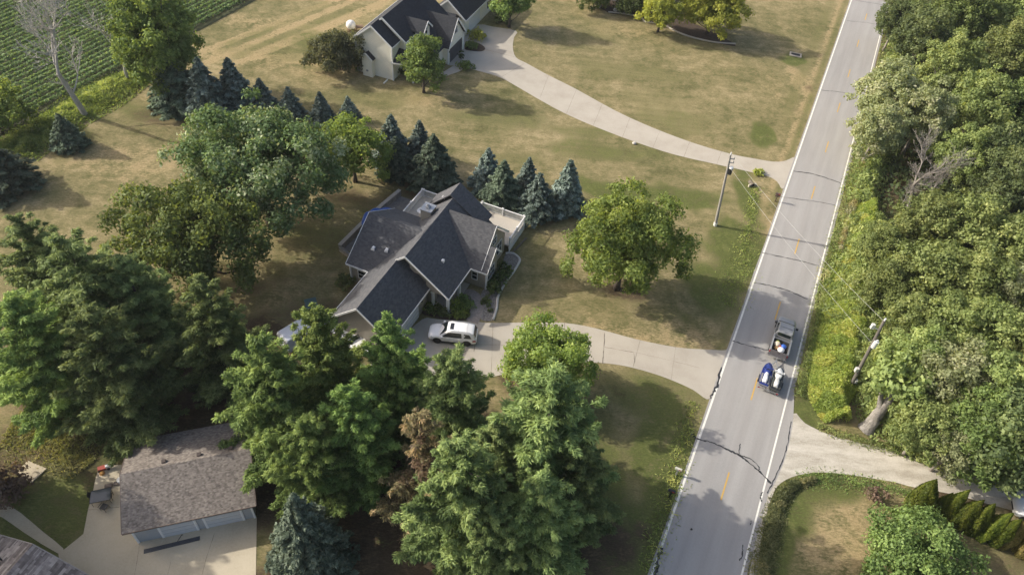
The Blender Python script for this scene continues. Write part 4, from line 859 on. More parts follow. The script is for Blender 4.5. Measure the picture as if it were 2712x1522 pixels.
spr('dark green spruce close against the bright green tree', G2(1000,440), 5.8, 1.15, 3, 2.5)
spr('pale blue spruce behind the broad dark spruce left of the deck', G2(1057,396), 5.8, 1.0, 1, 3.5)
spr('broad dark green spruce left of the deck', G2(1092,465), 7.6, 1.12, 3, 4.5)
spr('pale blue spruce at the left of the cluster behind the deck', G2(1225,474), 6.2, .95, 0, .8)
spr('dark green spruce in the cluster behind the deck', G2(1262,513), 6.6, 1.15, 3, 1.8)
spr('small blue spruce at the back of the cluster behind the deck', G2(1325,472), 4.8, 1.0, 1, 2.8)
spr('front pale blue spruce in the cluster behind the deck', G2(1347,540), 6.4, 1.0, 0, 3.8)
spr('tallest blue spruce at the right of the cluster behind the deck', G2(1418,524), 7.4, 1.05, 1, 4.8)
spr('small dark evergreen on the lawn at the left before the dead tree', G2(180,370), 5.0, 1.15, 3, 5.8)
spr('black green evergreen cut by the left edge', G2(14,470), 6.6, 1.35, 2, 6.8)
cm, tm = spruce(37, 3.6, 11.5, leaf_mat('grey green spruce needles', (0.022,0.034,0.022), (0.047,0.065,0.043), (0.095,0.122,0.085), .12, .08, 2.0), .16, .36)
plant('spruce_tree', 'broad grey green spruce at the bottom edge beside the concrete pad', 'spruce', G2(735,1245,11.3), [('trunk', tm), ('crown', cm)])

# white pines
pn = [pine(41, 5.3, 16, LF_PINE), pine(42, 4.9, 16, LF_PINE), pine(43, 5.2, 16, LF_PINEB), pine(44, 5.0, 16, LF_PINEB)]
def pin(label, ax, ay, h, wr, k, rz):
    cm, tm = pn[k]; s = h/16.0
    return plant('pine_tree', label, 'pine', G2(ax, ay, h*.97), [('trunk', tm), ('crown', cm)], rz, (s*wr, s*wr, s), 'tall pines round the garage and driveway')
pin('pine cut by the left edge, farthest up the left side', 48, 565, 15, 1.15, 2, .3)
pin('big pine at the left below the shadowed lawn', 165, 612, 17, 1.15, 2, 1.3)
pin('pine just below the round dark maple at the left', 305, 655, 14.5, 1.1, 3, 2.2)
pin('pine at the left edge in the lower rank', 20, 760, 15, 1.15, 0, 3.1)
pin('pine in the middle of the left clump, above the garage corner', 215, 790, 15, 1.15, 2, 4.0)
pin('lone narrow pine between the left clump and the white van', 500, 712, 15, 1.0, 3, 4.9)
pin('pale tipped pine nearest the white van', 800, 792, 17.0, .84, 0, 5.8)
pin('yellowish green pine overhanging the brown garage roof', 652, 872, 16.5, 1.05, 1, .9)
pin('pine rising before the garage end of the slate roofed house', 975, 818, 15.5, .95, 1, 1.9)
pin('blue green pine below the parked white sports utility car', 1140, 905, 15.0, 1.05, 2, 2.9)
pin('tallest pine of the front clump, right of the dying pine', 1392, 948, 18, 1.18, 3, 3.9)
pin('blue green pine at the bottom centre with a lopsided top', 1165, 1128, 16.5, 1.0, 2, 4.8)
pin('pine at the bottom right of the front clump above the verge', 1370, 1210, 12.5, 1.25, 3, 5.6)
pin('bright pine in the lower left of the front clump', 760, 1060, 12.0, 1.1, 0, 2.4)
pin('pine filling the gap right of the dying pine, behind the bottom centre pine', 1250, 1075, 13.0, 1.0, 3, 1.1)
pin('pine at the lower right of the bottom centre, cut by the frame', 1240, 1290, 11.0, 1.05, 2, .4)
pin('yellowish pine between the garage roof corner and the dying pine', 880, 985, 14.0, 1.0, 1, 3.3)
pin('dark pine in the shade behind the dying pine', 1000, 900, 12.5, .9, 0, 2.0)
pin('pine leaning out over the shaded verge, right end of the front clump', 1470, 1130, 12.0, 1.15, 2, 2.6)
cm, tm = pine(51, 4.2, 15, LF_RUST, .17, 1.6, .06, .22)
plant('pine_tree', 'dying pine with thin brown needles in the middle of the front clump', 'pine', G2(1058,1045,14.6), [('trunk', tm), ('crown', cm)])

cm, tm = pn[1]; plant('pine_tree', 'pine outside the left edge whose shadow falls across the concrete pad', 'pine', (-48.5, 25.2), [('trunk', tm), ('crown', cm)], 1.7, (1.0, 1.0, 1.06), 'tall pines round the garage and driveway')
# dead trees
m1, m2 = dead_tree(61, 21, .42, .55, 5)
plant('dead_tree', 'large leafless grey tree at the left before the crop field', 'dead tree', G2(216,292), [('trunk', m1), ('branches', m2)], 1.0, 1.0, None, (R_(4), R_(-9)))
m1, m2 = dead_tree(64, 17, .26, .5, 4)
plant('dead_tree', 'slim leafless grey tree beside the tall dull green tree', 'dead tree', G2(325,208), [('trunk', m1), ('branches', m2)], 2.0, 1.0, None, (R_(2), R_(-5)))
m1, m2 = dead_tree(67, 13, .30, .7, 5, .35, GREYTWIG, .014)
plant('dead_tree', 'bare pale tree with brushy twigs among the right hand woods', 'dead tree', G2(2275,545), [('trunk', m1), ('branches', m2)], .5, .95, None, (R_(-3), R_(7)))

for lab, x, y, h, sd in (('tangle of bare grey twigs at the foot of the bare pale tree', 2262, 528, 5.0, 68), ('brushy grey twig tangle right of the bare pale tree', 2335, 500, 5.5, 69)):
    m1, m2 = dead_tree(sd, h, .10, 1.0, 5, .2, GREYTWIG, .010); plant('dead_shrub', lab, 'dead shrub', G2(x, y), [('trunk', m1), ('branches', m2)], sd*.7)
broad('shade tree standing outside the left edge whose shadow falls on the concrete pad', 29, 6.0, 14.5, 2.0, LF_MAPLE, (-47.0, 24.5), 'broadleaf_tree', .36, 70, 8, None, .3)
# woods on the right: six crowns, placed one by one
wd = []
for i, (R, H, m_, npf) in enumerate(((4.2,11,LF_WOOD,65),(4.0,10.5,LF_WOOD,60),(4.3,11.5,LF_PALE,65),(4.1,10,LF_DARK,60),(3.9,10.5,LF_PALE,60),(4.4,11,LF_MAPLE,65))):
    cm, pc = deciduous(70+i, R, H-1.2, 1.2, .165, int(npf*1.8), 30, m_, (0,0), (.11,.26), .85); wd.append((with_bark(tree_trunk(70+i, H*.72, .22, pc), PALEBARK), cm, H))
def wood(label, cx, cy, h, wr, k, rz):
    tm, cm, H = wd[k]; s = h/H
    return plant('woodland_tree', label, 'tree', G2(cx, cy, h*.62), [('trunk', tm), ('crown', cm)], rz, (s*wr, s*wr, s), 'trees of the wood right of the road')
for a in [('pale grey green tree overhanging the road edge, upper of two', 2238,232,11.5,1.1,2,.1),('pale grey green tree overhanging the road edge, lower of two', 2212,322,9.5,1.05,4,1.0),
    ('pale tree behind the one overhanging the road', 2325,285,11,1.0,2,2.0),('mid green tree in the upper woods behind the pale trees', 2400,165,11.5,1.05,0,3.0),('dark tree on the road side at the top right', 2330,88,11,1.1,3,4.0),
    ('dark tree at the top edge of the woods', 2262,42,10,.9,3,5.0),('dark green crown at the top of the woods', 2420,22,12,1.1,5,.7),('green crown in the top right corner', 2545,25,12,1.15,0,1.7),
    ('mid green crown at the right edge near the top', 2545,130,11.5,1.1,0,2.7),('light green rounded crown right of the pale trees', 2470,255,11.5,1.05,1,3.7),('green crown at the right edge beside the light rounded crown', 2572,270,11,1.05,5,4.7),
    ('small green crown above the bare pale tree', 2425,385,9.5,.95,0,5.7),('dark crown right of the bare pale tree', 2505,395,10,1.1,3,.4),('dull dark crown at the right edge, mid height', 2560,480,10,1.15,3,1.4),
    ('light green crown below the bare pale tree', 2335,560,9.5,1.0,1,2.4),('light crown by the weedy bank, highest', 2215,610,7.0,.95,1,3.4),('light green crown next to the right edge below the dull dark crown', 2440,575,10.5,1.1,0,4.4),
    ('rounded crown at the right edge below the dull dark crown', 2545,625,10.5,1.1,1,5.4),('leafy crown by the weedy bank, second down', 2235,710,7.5,1.0,0,.9),('bright crown in the middle of the woods', 2345,690,10,1.05,1,1.9),
    ('green crown in the middle of the woods toward the right', 2455,720,10.5,1.1,0,2.9),('green crown at the right edge, level with the right pole top', 2565,745,10.5,1.1,4,3.9),('crown just behind the top of the right hand pole', 2300,805,8.0,1.0,1,4.9),
    ('crown right of the right hand pole top', 2385,825,9.5,1.0,0,5.9),('wide crown right of the pole near the right edge', 2485,850,10.5,1.1,1,.2),('crown cut by the right edge above the dark gap', 2570,900,10.5,1.1,0,1.2),
    ('crown behind the lower part of the right hand pole', 2305,905,8.5,1.0,0,2.2),('crown above the thick grey trunk', 2300,960,7.5,.9,1,3.2),('crown right of the thick grey trunk', 2395,945,10,1.05,4,4.2),
    ('crown between the thick trunk and the right edge', 2490,985,10,1.05,0,5.2),('low crown at the gravel drive, right of the thick trunk', 2330,1075,7.5,1.0,1,.6),('lowest crown overhanging the gravel drive', 2400,1120,7.0,.95,4,1.6),
    ('dark crown over the gravel drive near the right edge', 2470,1085,9.5,1.0,5,2.6),('dark crown at the right edge over the gravel drive', 2560,1075,11,1.1,3,3.6)]:
    wood(*a)
# understory and bank beside the road
def carpet(name, pts, wid, hgt, n, m, ls, seed, lv=.5, asp=.35, label=None, side=0, slope_=1.0):
    r = np.random.default_rng(seed); P = np.array(smooth_poly(pts, 8, False)); seg = np.cumsum(np.r_[0, np.hypot(*np.diff(P, axis=0).T)])
    u = r.uniform(0, seg[-1], n); x = np.interp(u, seg, P[:, 0]); y = np.interp(u, seg, P[:, 1]); tx = np.gradient(P[:, 0], seg); ty = np.gradient(P[:, 1], seg)
    dx = np.interp(u, seg, tx); dy = np.interp(u, seg, ty); q = np.hypot(dx, dy); w_ = np.interp(u/seg[-1], np.linspace(0, 1, len(wid)), wid); o = r.uniform(-1, 1, n) if side else np.clip(r.normal(size=n)*.52, -1.25, 1.25)
    nl = max(8, int(seg[-1]*np.mean(wid)/1.4)); lu = r.uniform(0, seg[-1], nl); lo = r.uniform(-1, 1, nl); lr = r.uniform(.5, 1.3, nl); lh = r.uniform(.35, 1.0, nl); hb = np.zeros(n); lj = np.zeros(n); lc = r.normal(size=nl)*.24
    hw = np.interp(u/seg[-1], np.linspace(0, 1, len(wid)), wid)/2
    for j in range(nl):
        q_ = lh[j]*np.sqrt(np.maximum(0, 1 - ((u - lu[j])**2 + ((o - lo[j])*hw)**2)/lr[j]**2)); big = q_ > hb; hb[big] = q_[big]; lj[big] = lc[j]
    hb = hgt*(.62 + .45*hb)*np.clip(.12 + (1 - o*side)*slope_, 0, 1)*np.clip(1.25 - np.abs(o), .12, 1)
    z = np.maximum(.04, hb*np.where(r.random(n) < .75, r.uniform(.75, 1.05, n), r.uniform(.05, .9, n)))
    x = x - dy/q*o*w_/2; y = y + dx/q*o*w_/2
    c = np.stack([x, y, z], 1); nn = np.array([0, 0, .5]) + r.normal(size=(n, 3))*.6
    l = lv + lj + r.normal(size=n)*.16
    o_ = bpy.data.objects.new(name, leaf_mesh(name, c, nn, ls*r.uniform(.6, 1.35, n), l, m, asp, seed, np.array([0, 0, .9]) + r.normal(size=(n, 3))*.7)); COL.objects.link(o_)
    o_['kind'] = 'stuff'
    if label: o_['label'] = label
    return o_
carpet('weed_bank', [G2(*p) for p in ((2178,520),(2155,640),(2136,740),(2122,840),(2098,940),(2082,1005),(2105,1062))], [2.5,4.5,5.5,6.0,6.0,5.5,2.6], 2.5, 60000, LF_WEED, .19, 81, .60, .22, None, -1, .62)
carpet('undergrowth', [G2(*p) for p in ((2185,560),(2180,700),(2180,830),(2190,920),(2200,1010),(2230,1085),(2330,1130),(2440,1170),(2576,1190))], [6,7,8,9,8,4,3,3,3], 2.6, 42000, LF_WOOD, .22, 82, .5)
carpet('undergrowth', [G2(*p) for p in ((2290,0),(2270,120),(2235,260),(2190,420),(2160,520))], [6,6,5,5,4], 1.8, 20000, LF_WOOD, .24, 83, .4)
carpet('undergrowth', [G2(*p) for p in ((2520,0),(2480,250),(2440,450),(2430,700),(2440,950),(2500,1110))], [22,24,22,22,20,10], 2.2, 42000, LF_DARK, .32, 84, .35, .6)
carpet('verge_grass', [G2(*p) for p in ((2262,60),(2215,210),(2178,330),(2150,430),(2125,530),(2095,640),(2062,760),(2032,880),(2008,1000))], [1.6,1.6,1.8,2.0,2.2,2.2,2.2,1.8,1.4], .4, 13000, leaf_mat('verge grass', (0.05,0.07,0.018), (0.10,0.12,0.035), (0.22,0.20,0.085), .3), .17, 85, .4, .16)
carpet('tall_dry_grass', [G2(*p) for p in ((2300,40),(2268,130),(2240,220),(2200,330),(2168,430),(2140,530),(2108,640))], [1.2,1.6,1.4,1.2,1.6,1.6,1.0], .9, 9000, leaf_mat('dry grass blades', (0.14,0.10,0.045), (0.26,0.19,0.085), (0.36,0.28,0.13), .3), .2, 86, .5, .14)
carpet('ditch_grass', [G2(*p) for p in ((1905,470),(1890,520),(1885,580),(1870,640),(1860,700),(1835,770))], [1.4,1.8,2.2,3.0,4.5,4.0], .12, 1500, leaf_mat('ditch grass', (0.05,0.075,0.016), (0.095,0.125,0.026), (0.16,0.18,0.05), .3), .17, 87, .55, .16)
carpet('roadside_weeds', [G2(*p) for p in ((1745,1010),(1730,1070),(1712,1140),(1692,1215),(1672,1290),(1650,1370),(1632,1440))], [1.2,2.0,2.4,2.6,2.6,2.4,2.4], .12, 1300, leaf_mat('shaded roadside weeds', (0.05,0.07,0.016), (0.095,0.12,0.028), (0.18,0.19,0.05), .3), .18, 88, .5, .2)
carpet('roadside_weeds', [G2(*p) for p in ((1912,1455),(1925,1395),(1940,1330),(1958,1270),(1992,1225),(2050,1206))], [2.4,2.2,1.9,1.6,1.2,.7], .40, 5200, leaf_mat('drive edge weeds', (0.03,0.036,0.014), (0.055,0.060,0.024), (0.11,0.10,0.045), .3), .17, 89, .45, .22)
carpet('roadside_weeds', [G2(*p) for p in ((2010,1208),(2080,1204),(2160,1215),(2270,1236),(2330,1250))], [1.6,2.2,2.0,1.4,1.0], .16, 1800, LF_MAPLE, .13, 93, .6, .22)
carpet('roadside_weeds', [G2(*p) for p in ((2055,1068),(2120,1096),(2230,1126),(2330,1152),(2450,1178))], [1.0,1.4,1.4,1.2,1.0], .22, 2600, LF_WOOD, .14, 94, .55, .22)
carpet('meadow_strip', [G2(*p) for p in ((30,390),(90,345),(160,300),(240,250),(320,205),(380,180)) ], [6,6,6,7,6,4], .9, 22000, leaf_mat('rank grass', (0.038,0.060,0.014), (0.075,0.105,0.026), (0.13,0.155,0.05), .36), .28, 90, .55, .2)
carpet('meadow_strip', [G2(*p) for p in ((20,1080),(100,1090),(170,1130),(225,1170))], [5,5,4,3], .16, 3500, leaf_mat('yard grass', (0.055,0.07,0.02), (0.11,0.125,0.035), (0.21,0.19,0.07), .3), .2, 91, .5, .16)

# crop rows
def crop():
    r = np.random.default_rng(95); ea = R_(66.6); e = np.array([math.cos(ea), math.sin(ea)]); q = np.array([-e[1], e[0]]); o0 = np.array(G2(330,180)) + q*2.2
    C, L_, S = [], [], []
    for k in range(62):
        o = o0 + q*1.16*k; s0, s1 = -34 + k*.1, 92; n = int((s1-s0)*(46 if k < 30 else 34)); u = r.uniform(s0, s1, n); wv = r.normal(size=n)*.185
        hh = .82*(1 - (wv/.62)**2)*(.92 + .08*np.sin(u*.37 + k*2.4)); p = o + e*u[:, None] + q*wv[:, None]
        C.append(np.c_[p, np.maximum(.08, hh)*r.uniform(.7, 1.08, n)]); L_.append(.5 + .14*np.sin(u*.21 + k*.7) + r.normal(size=n)*.18); S.append(r.uniform(.13, .22, n))
    c = np.concatenate(C); n = len(c)
    me = leaf_mesh('soybean_rows', c, np.array([0,0,.9]) + r.normal(size=(n,3))*.5, np.concatenate(S), np.concatenate(L_), leaf_mat('soybean leaves', (0.042,0.074,0.026), (0.070,0.115,0.042), (0.105,0.150,0.062), .3), .7, 95)
    o_ = bpy.data.objects.new('crop_rows', me); COL.objects.link(o_); o_['kind'] = 'stuff'
    mb = MB(); f = [o0 - q*1.2 - e*40, o0 - q*1.2 + e*140, o0 + q*130 + e*140, o0 + q*130 - e*40]; mb.prism([tuple(p) for p in f], -.1, .012)
    tag(mb.build('crop_field', two_tone('field soil', [(0.3,(0.045,0.055,0.025)),(0.7,(0.085,0.09,0.045))], 1, .95, 8, .4)), kind='structure')
crop()

# arborvitae row, bottom right
av = [column_tree(101, .95, 4.0, LF_CEDAR), column_tree(102, .85, 4.0, LF_CEDAR), column_tree(103, .9, 4.0, leaf_mat('bronzed arborvitae', (0.06,0.05,0.012), (0.115,0.10,0.02), (0.19,0.14,0.04), .2, .06, 1.7))]
for lab, x, y, h, wr, k in [('fattest twin topped arborvitae at the road end of the row', 2300,1282,4.3,1.25,0),('low dark arborvitae, second from the road end of the row', 2347,1290,3.0,1.0,1),('slim arborvitae third from the road end of the row', 2362,1297,4.2,.95,1),('full green arborvitae fourth in the row', 2395,1318,4.1,1.05,0),
        ('green arborvitae fifth in the row', 2438,1336,4.4,1.0,1),('green arborvitae sixth in the row', 2462,1348,4.2,.95,0),('green arborvitae seventh in the row', 2492,1362,4.3,.95,1),('thin bronzed arborvitae before the white car', 2515,1370,4.3,.85,2),('bronzed arborvitae cut by the right edge', 2560,1388,4.4,.95,2),('last bronzed arborvitae in the bottom right of the row', 2580,1398,4.6,.95,2)]:
    cm, tm = av[k]; s = h/4.0
    plant('arborvitae', lab, 'arborvitae', G2(x, y), [('trunk', tm), ('foliage', cm)], x*.37, (s*wr*.82, s*wr*.82, s*1.1), 'arborvitae row beside the gravel drive', (R_(2), R_(4)))

# shrubs
def shrub(label, xy, R, H, m, seed, ls=.12, name='shrub', g=None, dens=30, npf=24):
    cm, pc = deciduous(seed, R, H*1.25, -.25*H, ls, npf, dens, m, (0,0), (.3,.48), 1.0, -.2); mb = MB(); mb.tube([(0,0,0),(0,0,H*.5)], [.05,.03], 6)
    me = bpy.data.meshes.new('stem'); me.from_pydata(mb.v, [], mb.f); me.update(); me.materials.append(BARK)
    return plant(name, label, 'shrub', xy, [('stem', me), ('foliage', cm)], seed*.7, 1, g)
shrub('clipped dark yew at the front corner of the slate roofed house', G2(*HZ(432,1092)), .95, 1.3, LF_YEW, 111, g='dark yews along the front wall')
shrub('clipped dark yew in the middle of the front wall', G2(*HZ(492,985)), .95, 1.3, LF_YEW, 112, g='dark yews along the front wall')
shrub('clipped dark yew under the front windows, nearest the deck', G2(*HZ(552,895)), .9, 1.2, LF_YEW, 113, g='dark yews along the front wall')
for lab, p, R, H, m_, s_ in [('yellow green round shrub in the oval front bed', (45,1275), .85, 1.0, LF_BRIGHT, 114), ('olive shrub at the top of the oval front bed', (105,1195), .7, .8, LF_MAPLE, 115), ('dark green shrub next to the curved path', (165,1245), .6, .7, LF_MAPLE, 116), ('low yellow green shrub at the foot of the oval bed by the path', (125,1338), .6, .6, LF_BRIGHT, 117),
        ('low yellow green shrub at the foot of the oval bed by the porch', (40,1355), .6, .6, LF_BRIGHT, 118), ('grey green shrub alone in the rock bed', (345,1212), .65, .5, LF_DARK, 119), ('small dark plant in the lower rock bed', (395,1300), .3, .35, LF_DARK, 120),
        ('olive shrub beside the garage door wall', (-255,1290), .8, .9, LF_MAPLE, 121), ('olive shrub in the middle of the bed beside the garage wall', (-170,1310), .75, .8, LF_MAPLE, 122), ('olive shrub at the porch post end of the garage wall bed', (-95,1335), .7, .7, LF_DARK, 123)]:
    shrub(lab, G2(*HZ(*p)), R, H, m_, s_)
shrub('bright yellow shrub in the bed between the two garage drives', G2(1200,98), 1.4, 1.3, LF_YEL, 124, .18, dens=16)
shrub('round green shrub beside the bright yellow one', G2(1187,121), 1.0, .9, LF_MAPLE, 125, .18, dens=16)
shrub('narrow black green shrub beside the open garage of the cream house', G2(1160,150), .5, 1.6, LF_YEW, 126, .16, dens=18)
shrub('low green shrub where the curved walk meets the upper driveway', G2(1170,171), 1.1, .8, LF_MAPLE, 127, .18, dens=16)
shrub('dark shrub under the porch of the cream house', G2(1012,188), .9, 1.2, LF_YEW, 128, .16, dens=16)
shrub('low dark shrub at the left corner of the cream house', G2(905,178), .7, .7, LF_YEW, 129, .16, dens=16)
shrub('yellow flowered plant at the mouth of the upper driveway', G2(1907,437), .8, .5, LF_YEL, 130, .13)
shrub('small brown dry bush on the lawn beside the gravel drive', G2(2198,1250), .85, 1.25, LF_PURPLE, 131, .10)
shrub('red brown bush by the concrete slab at the bottom left', G2(28,1238), 1.8, 1.9, LF_PURPLE, 132, .14, dens=22)
shrub('bright green shrub at the foot of the front pale blue spruce', G2(1352,548), .9, 1.1, LF_BRIGHT, 133, .16, dens=18)
shrub('dark grey green bush behind the downhill corner of the garage roof', G2(870,718), 1.0, 1.3, LF_DARK, 134, .16, dens=18)
shrub('leafy bush at the front right corner of the far garage wing', G2(1262,55), 1.5, 1.4, LF_DARK, 135, .22, dens=12)
shrub('rust red bush at the foot of the shaded front pines', G2(925,1478), .6, .6, LF_PURPLE, 136, .14)

# thick grey trunk leaning in the woods
tk = MB(); tk.tube([(0,0,0),(.06,.04,.35),(.16,.10,.8),(.26,.2,1.3),(.42,.36,1.9),(.75,.7,2.7),(1.4,1.2,3.8),(2.3,1.8,5.0)], [.86,.70,.62,.60,.52,.44,.28,.15], 14); tk.tube([(.55,.5,2.2),(.35,1.1,3.4),(.2,1.7,4.6)], [.34,.24,.12], 10); rg = random.Random(4); tk.v = [(x+rg.uniform(-.05,.05), y+rg.uniform(-.05,.05), z) for x, y, z in tk.v]
t_ = empty('leaning_tree', (*G2(2180,1078), 0), .1, 'thick grey leaning trunk at the edge of the woods by the gravel drive', 'tree')
tk.build('trunk', BARKG, t_, 60)
cm, pc = deciduous(141, 3.0, 4.5, 4.0, .28, 40, 11, LF_WOOD); o_ = bpy.data.objects.new('crown', cm); COL.objects.link(o_); o_.parent = t_; o_.location = (1.9, 2.0, -.9)

# ------------------------------------------------------------------ poles, wires and small roadside things
POLEW = two_tone('grey pole wood', [(0.3,(0.24,0.225,0.205)),(0.7,(0.40,0.385,0.36))], 1.5, .9, 12, .3, mapscale=(1,1,.1))
POLED = two_tone('dark pole wood', [(0.3,(0.10,0.092,0.082)),(0.7,(0.20,0.185,0.165))], 1.5, .9, 12, .3, mapscale=(1,1,.1))
def solve_top(base, px, py, h):
    p = G(px, py, h); return (p[0]-base[0], p[1]-base[1], h)
B1 = G2(1799,567); T1 = solve_top(B1, 1838, 389, 10.3); B2 = G2(2137,976); T2 = solve_top(B2, 2225, 806, 9.6)
def lerp(t, f): return tuple(c*f for c in t)
p1 = empty('utility_pole', (*B1, 0), 0, 'pale grey utility pole on the lawn by the upper driveway', 'utility pole')
b_ = MB(); b_.tube([lerp(T1, f) for f in (0,.3,.6,1)], [.19,.17,.15,.12], 10); b_.build('pole', POLEW, p1, 50)
b_ = MB(); b_.tube([(-.0,0,0),lerp(T1,.045)], .24, 10); b_.build('base_guard', TRIM, p1, 50)
q = lerp(T1, .80); b_ = MB(); b_.tube([(q[0]+.36,q[1]-.1,q[2]-.5),(q[0]+.36,q[1]-.1,q[2]+.35)], .24, 12); b_.bar((q[0],q[1],q[2]),(q[0]+.36,q[1]-.1,q[2]), .1); tf = b_.build('transformer', DARKMETAL, p1, 50)
b_ = MB(); b_.tube([(q[0]+.36,q[1]-.1,q[2]+.35),(q[0]+.36,q[1]-.1,q[2]+.52)], [.27,.18], 12); b_.build('lid', TRIM, tf, 50)
for f in (.90,.95): q = lerp(T1, f); b_ = MB(); b_.bar((q[0]-.1,q[1],q[2]),(q[0]+.55,q[1]-.1,q[2]), .08); b_.tube([(q[0]+.5,q[1]-.1,q[2]),(q[0]+.5,q[1]-.1,q[2]+.25)], .06, 8); b_.build('insulator_arm', GALV, p1)
b_ = MB(); q = lerp(T1, 1.0); b_.tube([q, (q[0],q[1],q[2]+.3)], .07, 8); b_.build('top_insulator', TRIM, p1)
p2 = empty('utility_pole', (*B2, 0), 0, 'dark utility pole among the weeds right of the road', 'utility pole')
b_ = MB(); b_.tube([lerp(T2, f) for f in (0,.3,.6,1)], [.20,.18,.16,.14], 10); b_.build('pole', POLED, p2, 50)
q = lerp(T2, .70); b_ = MB(); b_.tube([(q[0]+.1,q[1]-.25,q[2]-.45),(q[0]+.1,q[1]-.25,q[2]+.4)], .23, 12); b_.tube([(q[0]+.1,q[1]-.25,q[2]+.4),(q[0]+.1,q[1]-.25,q[2]+.6)], .1, 8); b_.build('transformer', mat('light grey tank', (.6,.61,.6), .4), p2, 50)
q = lerp(T2, .87); b_ = MB(); b_.bar((q[0],q[1],q[2]),(q[0]-.6,q[1]+.25,q[2]+.05), .07); b_.box(q[0]-.8,q[0]-.5,q[1]+.1,q[1]+.4,q[2]-.1,q[2]+.45); b_.build('cutout_switch', mat('pale porcelain', (.55,.56,.52), .4), p2)
for f, dx, s_ in ((.30,-.28,.16),(.13,.22,.11)): q = lerp(T2, f); b_ = MB(); b_.box(q[0]+dx-s_,q[0]+dx+s_,q[1]-.25,q[1]+.05,q[2]-s_*1.7,q[2]+s_*1.7); b_.build('meter_box', mat('box grey', (.5,.5,.48), .5), p2)
q = lerp(T2, 1.0); b_ = MB(); b_.tube([q, (q[0],q[1],q[2]+.28)], .08, 8); b_.build('top_insulator', TRIM, p2)
WIRE = mat('bright wire', (.45,.45,.44), .4, .05)
def wire(a, b, sag, label, r=.011):
    mb = MB(); n = 26; mb.tube([tuple(a[i] + (b[i]-a[i])*t - (sag*4*t*(1-t) if i == 2 else 0) for i in range(3)) for t in np.linspace(0, 1, n)], r, 5, False)
    return tag(mb.build('power_line', WIRE), label, 'wire', 'wires over the road')
w1 = (B1[0]+T1[0], B1[1]+T1[1], 10.5); w2 = (B2[0]+T2[0], B2[1]+T2[1], 9.5)
wire(w1, w2, .5, 'upper wire from the pale pole across the road to the dark pole top')
l1, l2 = lerp(T1,.86), lerp(T2,.68); wire((B1[0]+l1[0],B1[1]+l1[1],l1[2]), (B2[0]+l2[0],B2[1]+l2[1],l2[2]), .5, 'lower wire from the pale pole across the road to the transformer')

def mailbox(xy, rz, label, m, post, h=1.05, news=False):
    t_ = empty('mailbox', (*xy, 0), rz, label, 'mailbox')
    b_ = MB(); pr = [(-.12,0),(.12,0),(.12,.14)] + [(.12*math.cos(a), .14+.12*math.sin(a)) for a in np.linspace(.2, 2.94, 7)] + [(-.12,.14)]
    b_.ext([(u, h+z) for u, z in pr], 'x', -.3, .3); bo = b_.build('box', m, t_)
    b_ = MB(); b_.box(.30,.32,-.11,.11,h+.01,h+.24); b_.build('door', m, bo)
    b_ = MB(); b_.box(.05,.25,-.135,-.12,h+.1,h+.2); b_.build('flag', mat('flag red', (.4,.04,.03), .5), bo)
    b_ = MB(); b_.box(-.06,.06,-.06,.06,0,h); b_.bar((-.28,0,h-.02),(.28,0,h-.02), .1,.04); b_.bar((0,0,h*.6),(.2,0,h-.03), .05); b_.build('post', post, t_)
    if news: b_ = MB(); b_.box(-.3,.3,-.1,.1,h-.3,h-.08); b_.build('paper_box', m, t_)
    return t_
mailbox(G2(1950,507), R_(-20), 'brown mailbox on a thick post at the mouth of the upper driveway', mat('brown enamel', (.10,.065,.06), .5), mat('brown post', (.10,.07,.05), .8), 1.15, True)
mailbox(G2(1683,1250), R_(-20), 'black mailbox on a thin post at the verge near the bottom', mat('black enamel', (.02,.022,.03), .3), DARKMETAL, 1.05)
mailbox(G2(1700,1194), R_(-20), 'pale cream mailbox on the shaded verge above the black one', mat('cream enamel', (.55,.54,.46), .4), mat('grey post', (.3,.3,.28), .8), .95)
# culvert ends and other bits
def culvert(xy, rz, label):
    t_ = empty('culvert', (*xy, 0), rz, label, 'culvert'); b_ = MB(); k = 14
    b_.loft([[(x, r*math.cos(a), .28 + r*math.sin(a)) for a in np.linspace(0, 2*math.pi, k, endpoint=False)] for x, r in ((-.5,.26),(.4,.27),(.4,.21),(-.48,.20))], True); b_.build('pipe', JOINT, t_, 40)
    b_ = MB(); b_.box(.15,.35,-.55,-.25,0,.4); b_.box(.15,.35,.25,.55,0,.4); b_.build('headwall', CONC, t_)
    return t_
culvert(G2(1889,466), R_(-70), 'small culvert mouth in the weeds by the upper driveway')
t_ = empty('storm_drain', (*G2(2001,139), 0), R_(-15), 'storm drain inlet with dark grate in the shaded roadside lawn', 'drain')
b_ = MB()
for e in ((-1.0,1.0,-.65,-.45),(-1.0,1.0,.45,.65),(-1.0,-.75,-.45,.45),(.75,1.0,-.45,.45)): b_.box(*e, -.1, .16)
b_.build('collar', CONC, t_)
b_ = MB(); b_.box(-.75,.75,-.45,.45,-.1,.03)
for i in range(9): b_.box(-.7+i*.17,-.64+i*.17,-.45,.45,.03,.09)
b_.build('grate', DARKMETAL, t_)
t_ = empty('utility_cabinet', (*G2(785,776), 0), R_(25), 'dark teal green flat box on the lawn behind the white van', 'cabinet')
b_ = MB(); b_.box(-.55,.55,-.6,.6,0,.75); b_.build('cabinet_body', mat('teal plastic', (.035,.075,.075), .5), t_)
b_ = MB(); b_.slab([(-.62,-.68,.80),(.62,-.68,.80),(.62,.68,.92),(-.62,.68,.92)], .08); b_.build('lid', mat('teal lid', (.045,.095,.10), .45), t_)
